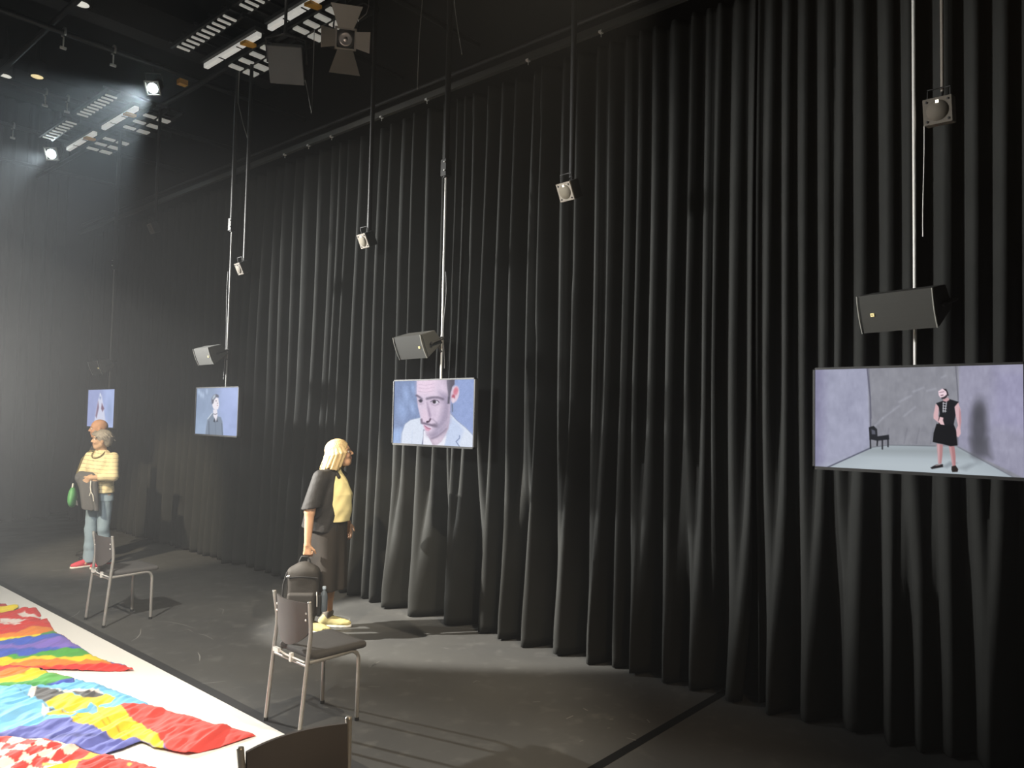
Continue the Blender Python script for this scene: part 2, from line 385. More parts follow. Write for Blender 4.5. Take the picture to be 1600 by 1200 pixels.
# ================================================================== THE ROOM
def floor_mat():
    m = bpy.data.materials.new('scuffed_dark_vinyl'); m.use_nodes = True; nt = m.node_tree; N = nt.nodes; L = nt.links
    b = N['Principled BSDF']; b.inputs['Specular IOR Level'].default_value = 0.35
    tc = N.new('ShaderNodeTexCoord')
    def noise(sc, det=5, st=None, rot=0):
        mp = N.new('ShaderNodeMapping'); mp.inputs['Scale'].default_value = st or (1, 1, 1); mp.inputs['Rotation'].default_value = (0, 0, rot)
        n = N.new('ShaderNodeTexNoise'); n.inputs['Scale'].default_value = sc; n.inputs['Detail'].default_value = det
        L.new(tc.outputs['Object'], mp.inputs[0]); L.new(mp.outputs[0], n.inputs['Vector']); return n.outputs[0]
    def ramp(src, a, b_):
        r = N.new('ShaderNodeMapRange'); r.inputs[1].default_value = a; r.inputs[2].default_value = b_; L.new(src, r.inputs[0]); return r.outputs[0]
    def mix(f, c1, c2):
        x = N.new('ShaderNodeMix'); x.data_type = 'RGBA'; L.new(f, x.inputs[0])
        for i, c in ((6, c1), (7, c2)):
            if isinstance(c, tuple): x.inputs[i].default_value = (*c, 1)
            else: L.new(c, x.inputs[i])
        return x.outputs[2]
    c = mix(ramp(noise(0.9), 0.3, 0.7), (0.066, 0.067, 0.067), (0.09, 0.09, 0.086))
    c = mix(ramp(noise(7, 6), 0.56, 0.72), c, (0.108, 0.109, 0.105))
    c = mix(ramp(noise(5, 2, (1, 18, 1), 0.6), 0.70, 0.74), c, (0.10, 0.10, 0.095))
    c = mix(ramp(noise(4, 2, (16, 1, 1), -0.3), 0.71, 0.75), c, (0.10, 0.10, 0.095))
    L.new(c, b.inputs['Base Color'])
    L.new(ramp(noise(3, 5), 0.0, 1.6), b.inputs['Roughness'])
    r = N.new('ShaderNodeMapRange'); r.inputs[3].default_value = 0.42; r.inputs[4].default_value = 0.7; L.new(noise(3, 5), r.inputs[0]); L.new(r.outputs[0], b.inputs['Roughness'])
    return m
M_floor = floor_mat()
RX0, RX1, RY0, RY1, RZ = -8.0, 5.7, -5.0, 15.2, 7.2
def struct(name, mb, m): return tag(mb.build(name, m), kind='structure')
FLOOR = struct('floor', MB().box((RX0, RY0, -0.1), (RX1, RY1, 0.0)), M_floor)
struct('ceiling', MB().box((RX0, RY0, RZ), (RX1, RY1, RZ+0.1)), M_wall)
struct('wall_right', MB().box((RX1, RY0, 0), (RX1+0.1, RY1, RZ)), M_wall)
struct('wall_left', MB().box((RX0-0.1, RY0, 0), (RX0, RY1, RZ)), M_wall)
struct('wall_back', MB().box((RX0, RY1, 0), (RX1, RY1+0.1, RZ)), M_wall)
struct('wall_front', MB().box((RX0, RY0-0.1, 0), (RX1, RY0, RZ)), M_wall)
# white dance floor, its dark edge strip and the taped seam
EDGE = 2.535
tag(MB().box((RX0+0.6, -4.4, 0.0), (EDGE, 14.2, 0.003)).build('dance_floor_sheet', M_white), 'bright white vinyl dance floor sheet spread beside the dark floor', 'floor sheet')
tag(MB().box((EDGE, -4.4, 0.0), (EDGE+0.075, 14.2, 0.001)).build('edge_strip', M_tape), 'dark grey strip along the edge of the white floor sheet', 'floor strip')
tag(MB().box((EDGE+0.08, 2.325, 0.0), (5.05, 2.385, 0.001)).build('seam_tape', M_btape), 'black tape over the floor seam running to the curtain', 'tape')
M_scuff = mat('chalky_scuff', (0.22, 0.22, 0.21), 0.8)
def scuff(pts, wd=0.006):
    P = [fl(*p)[:2] for p in pts]; V = []; F = []
    for i, p in enumerate(P):
        t = np.array(P[min(i+1, len(P)-1)])-np.array(P[max(i-1, 0)]); t /= np.linalg.norm(t)+1e-9; n = np.array([-t[1], t[0]])
        ww = wd*math.sin(math.pi*(i+0.6)/(len(P)+0.2))
        V += [(*(p+n*ww/2), 0.0012), (*(p-n*ww/2), 0.0012)]
        if i: F.append((2*i-2, 2*i-1, 2*i+1, 2*i))
    MB().add(V, F).build('scuff_mark', M_scuff, FLOOR)
def z6(P): return zm(0, 900, 3.8095, P)
for q in ([(405, 255), (440, 238), (465, 222), (475, 205)], [(780, 390), (815, 370), (835, 345), (838, 315)], [(925, 270), (1010, 274), (1090, 290), (1160, 312)],
          [(1180, 345), (1220, 352), (1270, 378)], [(1178, 455), (1190, 480), (1188, 505)], [(1200, 640), (1270, 635), (1345, 626)], [(1445, 205), (1465, 207), (1480, 203)],
          [(1300, 190), (1330, 200), (1325, 225)], [(1060, 330), (1120, 318), (1150, 335)]): scuff(z6(q), 0.008)
for q in ([(880, 565), (930, 535)], [(870, 570), (915, 545)], [(700, 262), (745, 268), (740, 290)], [(640, 245), (690, 250), (750, 262)], [(860, 690), (900, 693), (935, 692)],
          [(530, 652), (548, 653)], [(720, 968), (752, 970)], [(580, 820), (612, 824)]): scuff(zm(360, 900, 4.0, q), 0.008)
for q in ([(620, 526), (650, 524)], [(760, 595), (788, 583)], [(830, 552), (850, 562)], [(940, 598), (955, 596)], [(930, 635), (943, 633)], [(1012, 675), (1050, 685)], [(815, 690), (830, 686)],
          [(690, 450), (697, 451)], [(1030, 655), (1050, 662)], [(250, 300), (268, 304)], [(1095, 598), (1108, 612)], [(370, 445), (385, 437), (400, 440)]): scuff(zm(600, 900, 2.6667, q), 0.01)

# ------------------------------------------------------------------ curtains
YC = [8.443, 8.223, 8.01, 7.777, 7.604, 7.308, 7.098, 6.942, 6.778, 6.595, 6.408, 6.236, 6.069, 5.848, 5.672, 5.456, 5.23, 5.082, 4.971, 4.854, 4.66, 4.504, 4.337, 4.14, 4.013, 3.775, 3.657, 3.436, 3.344, 3.167, 3.069, 2.93, 2.779, 2.613, 2.487, 2.424, 2.285, 2.147, 2.053, 1.905, 1.809, 1.667, 1.588, 1.446, 1.282, 1.166, 0.971, 0.821, 0.69]
q = 0.69
while q > -2.2: q -= random.uniform(0.12, 0.2); YC.append(q)
q = 8.443
while q < 15.0: q += random.uniform(0.16, 0.27); YC.insert(0, q)
YC = np.array(sorted(YC))
LEAN = RNG.normal(0, 0.012, len(YC)); DEP = RNG.uniform(0.8, 1.1, len(YC))
# towards the hem the pleats gather into fewer, broader ones
YH = np.array(sorted([c for c in YC if c > 6.2]+[float(wl(p_, 850+0.28*(p_-406), 4.9)[1]) for p_ in (585, 614, 657, 712, 760, 792, 830, 880, 931, 962, 990, 1045, 1082, 1152, 1205, 1262, 1332, 1396, 1440, 1483, 1543)]+[float(v) for v in np.arange(0.5, -2.4, -0.24)]))
LEANH = np.zeros(len(YH)); DEPH = RNG.uniform(0.85, 1.15, len(YH))
def pleats(c, dep, y, ref):                    # depth of the cloth in front of its valley line, 0..1
    i = np.clip(np.searchsorted(c, y)-1, 0, len(c)-2); sp = c[i+1]-c[i]; t = (y-c[i])/sp
    s = (0.5+0.5*np.cos(2*np.pi*t))**0.62
    dd = dep[i]*(1-t)+dep[i+1]*t; g = np.clip(sp/ref, 0.45, 1.15)
    return s*dd*g+(1-g)*dd*0.75
def fold(y, z):
    f = np.clip((z-0.1)/2.2, 0, 1); f = f*f*(3-2*f)
    return f*pleats(YC+LEAN*(z-2.2)/2.5, DEP, y, 0.19)+(1-f)*pleats(YH, DEPH, y, 0.22)
def curtain(name, y0, y1, label, bow=0.0, along='y', top=4.92, xbase=5.10, flare0=0.0, flare1=0.0):
    ys = np.arange(y0, y1, 0.0125); zs = np.concatenate([np.linspace(0.012, 0.5, 8), np.linspace(0.6, top-0.32, 22), [top-0.17, top-0.06, top]])
    V = np.zeros((len(zs), len(ys), 3))
    for k, z in enumerate(zs):
        amp = (0.15+0.04*np.clip((ys-2)/2.5, 0, 1))*(1-0.3*np.clip((z-1)/4, 0, 1))*(1+0.5*np.clip((2.0-z)/1.8, 0, 1)); s = fold(ys, z)
        e0 = np.exp(-((ys-y0)/0.16)**2)*flare0; e1 = np.exp(-((ys-y1)/0.16)**2)*flare1
        low = np.clip((1.3-z)/1.3, 0, 1)**2
        x = xbase-0.03*np.clip((z-0.5)/1.5, 0, 1)-amp*s-(e0+e1)*low+0.012*np.sin(ys*3.1+z*1.3)
        V[k, :, 0] = x; V[k, :, 1] = ys+(e0-e1)*low*0.5; V[k, :, 2] = z+0.006*np.sin(ys*9)*(k == 0)
    if along == 'x': V = np.stack([V[..., 1], V[..., 0], V[..., 2]], -1)
    n = len(ys); K = len(zs); a = (np.arange(K-1)[:, None]*n+np.arange(n-1)[None, :]).ravel()
    o = mesh_np(name, V.reshape(-1, 3), np.stack([a, a+1, a+n+1, a+n], 1), M_curtain)
    sm = o.modifiers.new('cloth_thickness', 'SOLIDIFY'); sm.thickness = 0.004; sm.offset = 1.0
    return tag(o, label, 'curtain', 'black stage curtains')
curtain('stage_curtain', -1.8, 2.13, 'black pleated curtain behind the screen showing a standing figure and a chair', flare1=0.10)
curtain('stage_curtain', 2.14, 5.08, 'black pleated curtain between the close-up face screen and the full-length figure screen', xbase=5.095, flare0=0.08)
curtain('stage_curtain', 5.09, 8.97, 'black pleated curtain behind the blonde standing woman', flare1=0.05)
curtain('stage_curtain', 8.98, 14.4, 'black pleated curtain in the haze behind the bald person', xbase=5.11)
curtain('stage_curtain', -6.5, 4.7, 'black curtain closing the far end of the hall in the haze', along='x', xbase=14.75, top=7.1)

# curtain track with its hangers
tr = empty('curtain_track', (4.83, 6, 4.98)); tag(tr, 'dark steel curtain track above the long black curtain', 'curtain track')
MB().box((-0.02, -7.5, -0.03), (0.02, 8.4, 0.03)).build('track_rail', mat('track_steel', (0.06, 0.06, 0.055), 0.5, 0.3), tr)
MB().tube([(0.06, -7.5, 0.16), (0.06, 8.4, 0.16)], 0.024).build('support_pipe', M_pipe, tr)
m = MB().box((-0.026, -0.014, -0.04), (0.01, 0.014, -0.022)).tube([(-0.005, 0, -0.04), (-0.005, 0, -0.07)], 0.004, 6)
hang = None
for px_ in (937, 823, 665, 594, 516, 480, 443):
    y = wl(px_, 282-0.41*(px_-305), 4.8)[1]
    if hang is None: hang = m.build('track_hanger', M_rod, tr); h_ = hang
    else: h_ = hang.copy(); link(h_, tr)
    h_.location = (0, y-6, 0)

# ------------------------------------------------------------------ lighting grid
for i, y in enumerate((-1.0, 1.6, 3.9, 5.5, 6.75, 8.75, 10.6, 12.25, 14.0)):
    tag(MB().tube([(RX0+0.1, y, 5.86), (RX1-0.05, y, 5.86)], 0.03).build('grid_pipe', M_pipe), 'black lighting pipe crossing the hall under the ceiling', 'pipe', 'cross pipes of the lighting grid')
for x in (-3.4, 0.6, 2.6, 4.15):
    tag(MB().tube([(x, -4.5, 5.80 if x > 4 else 5.93), (x, 14.4, 5.80 if x > 4 else 5.93)], 0.03).build('grid_pipe', M_pipe), 'black lighting pipe running along the hall under the ceiling', 'pipe', 'long pipes of the lighting grid')
for y in (4.9, 9.6, 12.9):
    tag(MB().box((RX0+0.2, y-0.14, 6.55), (RX1-0.05, y+0.14, 6.9)).build('ceiling_beam', mat('beam_paint', (0.03, 0.03, 0.032), 0.7)), 'dark boxed beam across the ceiling above the lighting grid', 'beam', 'ceiling beams')

M_tube = emis('lit_tube', (0.95, 0.93, 0.86), 0.38)
M_louv = emis('louvre_glow', (0.86, 0.85, 0.78), 0.21)  # glow stands in for strip light reflected off the pale cells
sh_slot = None; sh_cell = None
def work_light(y0, y1, slots, cells, label, extra=False):
    t = empty('work_light', (3.8, y0, 5.6)); tag(t, label, 'ceiling light', 'work lights along the gantry')
    L_ = y1-y0
    MB().box((-0.027, 0, 0), (0.027, L_, 0.05)).build('diffuser_tube', M_tube, t, 0.008)
    MB().box((-0.055, -0.01, 0.05), (0.055, L_+0.01, 0.09)).build('light_housing', M_lan_d, t)
    for f in (0.33, 0.66): MB().box((-0.046, L_*f-0.008, -0.006), (0.046, L_*f+0.008, 0.0)).build('retaining_clip', M_lan_d, t)
    MB().hexa([(-0.06, L_*0.14, -0.03), (0.06, L_*0.14, -0.03), (0.05, L_*0.14+0.06, -0.03), (-0.07, L_*0.14+0.09, -0.03), (-0.06, L_*0.14, 0.0), (0.06, L_*0.14, 0.0), (0.05, L_*0.14+0.06, 0.0), (-0.07, L_*0.14+0.09, 0.0)]).build('orange_marker', M_orange, t)
    fr = MB()
    for x in (-0.36, -0.2, 0.2, 0.38, 0.56): fr.box((x-0.012, -0.05, 0.1), (x+0.012, L_+0.05, 0.14))
    for k in range(5): fr.box((-0.4, L_*k/4-0.012, 0.14), (0.58, L_*k/4+0.012, 0.17))
    fr.build('gantry_frame', M_pipe, t)
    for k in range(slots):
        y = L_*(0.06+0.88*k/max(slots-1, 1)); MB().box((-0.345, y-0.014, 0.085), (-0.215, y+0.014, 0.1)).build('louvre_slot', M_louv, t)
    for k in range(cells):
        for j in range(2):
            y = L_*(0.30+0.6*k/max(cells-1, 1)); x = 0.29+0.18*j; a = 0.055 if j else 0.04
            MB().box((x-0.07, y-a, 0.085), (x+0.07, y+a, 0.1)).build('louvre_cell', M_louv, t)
    if extra: MB().box((-0.62, -0.05, -0.02), (-0.40, 0.22, 0.02)).build('flood_panel', emis('lit_panel', (1, 0.96, 0.86), 0.9), t)
    return t
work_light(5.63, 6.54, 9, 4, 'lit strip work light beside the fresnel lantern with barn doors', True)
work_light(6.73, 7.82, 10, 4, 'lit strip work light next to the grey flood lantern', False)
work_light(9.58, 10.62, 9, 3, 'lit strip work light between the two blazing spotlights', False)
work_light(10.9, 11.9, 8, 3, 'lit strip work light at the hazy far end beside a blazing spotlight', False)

def axes_empty(name, loc, fwd, up=(0, 0, 1)):      # local -Y looks along fwd, local Z up
    f = Vector(fwd).normalized(); x = Vector(up).cross(f).normalized(); z = f.cross(x).normalized()
    # columns: X right as seen from the front, Y back, Z up
    o = bpy.data.objects.new(name, None); o.empty_display_size = 0.1; col.objects.link(o)
    X = -x; Y = -f; Mx = Matrix(((x[0], Y[0], z[0], loc[0]), (x[1], Y[1], z[1], loc[1]), (x[2], Y[2], z[2], loc[2]), (0, 0, 0, 1)))
    o.matrix_basis = Mx
    return o
RX90 = Matrix.Rotation(R(90), 4, 'X')              # lathe z -> -y
def stem(t, a, loc, top=5.84):
    t_ = t.matrix_basis.copy(); wa = t_ @ Vector(a); inv = t_.inverted()
    MB().tube([a, tuple(inv @ Vector((wa.x, wa.y, top)))], 0.014, 8).build('hook_clamp', M_lan_d, t)
def lantern(loc, aim, label, lit=0.0, doors=True, sc=1.0):
    t = axes_empty('stage_lantern', loc, Vector(aim)-Vector(loc)); t.matrix_basis = t.matrix_basis @ Matrix.Scale(sc, 4); tag(t, label, 'stage light')
    MB().lathe([(0.05, -0.26), (0.085, -0.24), (0.1, -0.12), (0.1, 0.0), (0.112, 0.005), (0.112, 0.03), (0.095, 0.035)], 24, RX90).build('lamp_body', M_lan_d, t)
    MB().lathe([(0.078, 0.034), (0.08, 0.045), (0.062, 0.058), (0.055, 0.05), (0.04, 0.064), (0.033, 0.056), (0.018, 0.07), (0.001, 0.072)], 24, RX90).build('lens', emis('lit_lens', (0.80, 0.97, 1.0), lit) if lit else M_lens, t)
    MB().box((-0.118, -0.05, -0.118), (-0.095, -0.03, 0.118)).box((0.095, -0.05, -0.118), (0.118, -0.03, 0.118)).box((-0.118, -0.05, 0.095), (0.118, -0.03, 0.118)).box((-0.118, -0.05, -0.118), (0.118, -0.03, -0.095)).build('colour_frame', M_lan, t)
    if doors:
        for k in range(4):
            Mr = Matrix.Rotation(R(90*k), 4, 'Y'); big = k % 2 == 0
            a, b, hgt, out = (0.085, 0.17, 0.24, 0.10) if big else (0.085, 0.11, 0.15, 0.07)
            P = [(-a, -0.05, 0.112), (a, -0.05, 0.112), (b, -0.05-out, 0.112+hgt), (-b, -0.05-out, 0.112+hgt)]
            P = [tuple(Mr @ Vector(p)) for p in P]; Q = [tuple(Mr @ (Vector(p)+Vector((0, 0.004, 0.002)))) for p in [(-a, -0.05, 0.112), (a, -0.05, 0.112), (b, -0.05-out, 0.112+hgt), (-b, -0.05-out, 0.112+hgt)]]
            MB().hexa(P+Q).build('barn_door', M_lan, t)
    MB().tube([(-0.13, 0.1, 0.0), (-0.135, 0.1, 0.12), (-0.12, 0.1, 0.2), (0.12, 0.1, 0.2), (0.135, 0.1, 0.12), (0.13, 0.1, 0.0)], 0.01, 8).build('yoke', M_lan_d, t)
    stem(t, (0, 0.1, 0.2), loc)
    return t
p = fl(540, 60, 5.15); lantern(p, (1.2, 1.6, 2.2), 'grey fresnel lantern with four open barn doors above the curtain', 0.0, True, 0.78)
D1 = Vector(fl(240, 137, 5.6)); D2 = Vector(fl(82, 240, 5.6))
lantern(D1, (-1.2, 4.2, 0.5), 'blazing white spotlight in the haze next to the orange clip', 60.0, False, 0.7)
lantern(D2, (-2.4, 6.6, 1.0), 'blazing white spotlight at the far end of the strip lights', 60.0, False, 0.8)
HZ = []
for nm, D, tg, pw in (('haze_spot_lamp', D1, (-1.2, 4.2, 0.5), 700), ('haze_spot_lamp', D2, (-2.4, 6.6, 1.0), 350)):
    d = (Vector(tg)-D).normalized(); HZ.append(spot(nm, D+d*0.12, tg, pw, 38, 0.5, (0.78, 0.93, 1.0), 0.05))
# unlit flood lantern
p = fl(447, 102, 4.95); t = axes_empty('flood_lantern', p, (-0.55, -0.6, -0.62)); tag(t, 'dim grey box-shaped flood lantern hanging beside the barn-door fresnel', 'stage light')
MB().box((-0.14, 0, -0.15), (0.14, 0.16, 0.15)).build('lamp_body', M_lan_d, t, 0.02)
MB().box((-0.15, -0.015, -0.16), (0.15, 0.0, 0.16)).build('front_glass', mat('dusty_glass', (0.10, 0.10, 0.10), 0.5), t, 0.008)
MB().tube([(-0.17, 0.08, 0), (-0.17, 0.08, 0.2), (0, 0.08, 0.24), (0.17, 0.08, 0.2), (0.17, 0.08, 0)], 0.011, 8).build('yoke', M_lan_d, t)
stem(t, (0, 0.08, 0.24), p)
M_pot_y = emis('lit_yellow_pot', (1.0, 0.80, 0.42), 0.9); M_pot_w = emis('lit_white_pot', (0.9, 0.88, 0.78), 0.75)
for (qx, qy, mm, lb) in ((128, 7, M_pot_w, 'pale round downlight under the ceiling nearest the strip lights'), (8, 119, M_pot_w, 'pale round downlight in the haze beside a yellow one'), (58, 120, M_pot_y, 'warm yellow round downlight in the haze')):
    p = fl(qx, qy, 6.5); t = empty('ceiling_downlight', p); tag(t, lb, 'ceiling light', 'round ceiling downlights')
    MB().lathe([(0.085, 0.0), (0.105, 0.0), (0.11, 0.02), (0.10, 0.2), (0.03, 0.24), (0.02, 0.7)], 20).build('can', M_lan_d, t)
    MB().lathe([(0.084, 0.004), (0.05, -0.012), (0.001, -0.018)], 20).build('lamp_lens', mm, t)

# ------------------------------------------------------------------ hanging screens
def paint_face(pt):
    pt.c[:] = np.array([132, 150, 190])/255
    Z = lambda P: zm(600, 580, 9.233, P)
    pt.poly(Z([(980, 60), (1400, 60), (1400, 1200), (940, 900)]), (150, 168, 215), 10)
    for c in ((320, 340, 40, 110), (420, 250, 25, 60), (410, 520, 35, 90), (260, 560, 60, 120), (220, 900, 90, 60)):
        q = Z([(c[0], c[1])])[0]; pt.ell(q[0], q[1], c[2]/9.2, c[3]/9.2, (165, 188, 232), 0.7, 0.7, -0.15)
    pt.poly(Z([(100, 860), (250, 830), (250, 1100), (80, 1100)]), (160, 185, 230), 5)
    pt.noise(0.05, 3, 5, 3)
    # jacket
    pt.poly(Z([(230, 1120), (250, 900), (300, 760), (380, 700), (530, 665), (600, 800), (760, 1000), (940, 640), (960, 600), (1040, 700), (1180, 810), (1300, 930), (1300, 1130)]), (222, 230, 246), 1.0)
    pt.poly(Z([(860, 1100), (950, 650), (1090, 760), (1150, 860), (1060, 1110)]), (196, 210, 240), 3, 0.8)
    pt.line(Z([(1090, 930), (1090, 965), (1040, 1015), (1090, 1090)]), 1.2, (110, 125, 165), 0.7)
    pt.line(Z([(555, 1060), (575, 930), (575, 850)]), 1.8, (90, 95, 125), 0.8)
    pt.line(Z([(300, 760), (380, 700), (520, 668)]), 0.8, (120, 135, 170), 0.8, 0.7)
    pt.line(Z([(245, 1060), (260, 880), (300, 760)]), 0.8, (130, 145, 180), 0.8, 0.7)
    pt.line(Z([(960, 610), (1060, 715), (1180, 815), (1290, 925)]), 0.8, (110, 125, 165), 0.8, 0.7)
    pt.line(Z([(410, 860), (400, 1060)]), 1.0, (200, 212, 235), 1.5, 0.6)
    # shirt
    pt.poly(Z([(570, 850), (640, 900), (720, 1000), (860, 960), (900, 930), (860, 1110), (560, 1110)]), (240, 240, 252), 0.8)
    # neck
    pt.poly(Z([(640, 940), (700, 1060), (740, 1080), (830, 1010), (930, 830), (950, 620), (800, 700)]), (196, 178, 196), 1.0)
    pt.poly(Z([(690, 990), (740, 1080), (830, 1010), (900, 890), (800, 930)]), (222, 206, 224), 2.0, 0.8)
    # ear
    pt.ell(*Z([(1022, 330)])[0], 6.5, 13.2, (226, 205, 222), 0.12, 1, 0.18)
    pt.ell(*Z([(1035, 290)])[0], 3.6, 6.5, (214, 130, 150), 0.35, 1, 0.25); pt.ell(*Z([(1000, 370)])[0], 2.6, 3.6, (180, 90, 110), 0.4)
    pt.ell(*Z([(995, 420)])[0], 2.6, 4.2, (232, 215, 230), 0.3); pt.line(Z([(985, 480), (988, 580)]), 1.5, (95, 110, 130), 0.6)
    # head
    pt.poly(Z([(475, 60), (470, 350), (490, 520), (530, 690), (545, 745), (580, 840), (620, 930), (690, 968), (760, 940), (880, 850), (940, 740), (955, 560), (960, 350), (1010, 200), (1020, 60)]), (222, 205, 226), 0.9)
    pt.poly(Z([(800, 300), (955, 340), (955, 560), (940, 740), (860, 850), (760, 940), (690, 965), (730, 830), (800, 700), (850, 500)]), (164, 152, 178), 5, 0.9)
    pt.poly(Z([(480, 100), (760, 110), (700, 330), (480, 320)]), (242, 218, 238), 5, 0.8)
    # hair
    pt.poly(Z([(905, 60), (1022, 60), (1018, 190), (985, 230), (960, 320), (945, 470), (915, 470), (925, 330), (905, 180)]), (92, 88, 104), 1.0)
    pt.poly(Z([(800, 60), (920, 60), (930, 340), (890, 200)]), (178, 165, 185), 5, 0.6)
    for y in (190, 240, 290): pt.line(Z([(500, y), (600, y+15), (720, y-8)]), 0.8, (200, 178, 200), 0.9, 0.7)
    # brows, eyes
    pt.line(Z([(620, 398), (700, 380), (780, 380), (850, 402)]), 3.6, (112, 102, 122), 1.5, 0.9); pt.line(Z([(472, 350), (520, 380), (545, 402)]), 3.0, (108, 98, 120), 1.2, 0.9); pt.ell(*Z([(740, 440)])[0], 9, 4.5, (176, 160, 184), 0.7, 0.6); pt.ell(*Z([(530, 432)])[0], 5, 4.5, (180, 164, 188), 0.7, 0.6)
    pt.poly(Z([(680, 440), (720, 418), (770, 425), (790, 450), (740, 470)]), (225, 222, 235), 0.7); pt.ell(*Z([(725, 442)])[0], 2.7, 2.7, (52, 45, 58), 0.3)
    pt.line(Z([(675, 440), (720, 414), (775, 425), (795, 450)]), 1.1, (80, 70, 92), 0.6); pt.line(Z([(690, 480), (740, 500), (785, 475)]), 1.0, (160, 142, 165), 0.9, 0.7)
    pt.ell(*Z([(530, 428)])[0], 2.3, 2.6, (60, 55, 70), 0.4); pt.line(Z([(500, 425), (525, 412), (555, 425)]), 1.0, (80, 72, 95), 0.6); pt.line(Z([(520, 480), (565, 470)]), 0.8, (165, 148, 172), 0.8, 0.6)
    # nose
    pt.poly(Z([(620, 450), (650, 520), (680, 640), (665, 700), (640, 650)]), (150, 132, 160), 2.0, 0.8); pt.poly(Z([(555, 560), (600, 540), (650, 660), (620, 720), (550, 735)]), (232, 208, 228), 2.5, 0.7)
    pt.line(Z([(620, 740), (650, 725), (670, 690)]), 2.2, (88, 66, 88), 0.9); pt.ell(*Z([(628, 728)])[0], 2.0, 1.2, (70, 50, 70), 0.4)
    # moustache, mouth, stubble
    pt.line(Z([(540, 700), (545, 745), (590, 755), (650, 770), (755, 795)]), 3.2, (112, 98, 120), 1.3, 0.85); pt.ell(*Z([(735, 780)])[0], 4.5, 3.0, (120, 108, 128), 0.6, 0.8)
    pt.poly(Z([(580, 790), (620, 800), (680, 830), (640, 865), (600, 850)]), (222, 168, 192), 0.9); pt.line(Z([(585, 785), (630, 825), (670, 830)]), 1.0, (150, 90, 120), 0.7)
    pt.ell(*Z([(690, 920)])[0], 7, 4, (150, 138, 162), 0.8, 0.6); pt.ell(*Z([(820, 840)])[0], 8, 9, (165, 155, 180), 0.8, 0.6)
    pt.line(Z([(700, 690), (760, 740), (775, 800)]), 1.4, (150, 136, 160), 1.4, 0.7); pt.line(Z([(780, 860), (860, 780), (920, 700)]), 2.0, (205, 192, 212), 2.0, 0.5); pt.line(Z([(690, 968), (760, 945), (850, 880), (900, 830)]), 1.2, (128, 116, 140), 1.4, 0.7)
    pt.poly(Z([(660, 470), (700, 490), (760, 620), (720, 700), (690, 640)]), (206, 188, 212), 3.0, 0.5)
    pt.noise(0.07, 1.5, 1.5, 9)
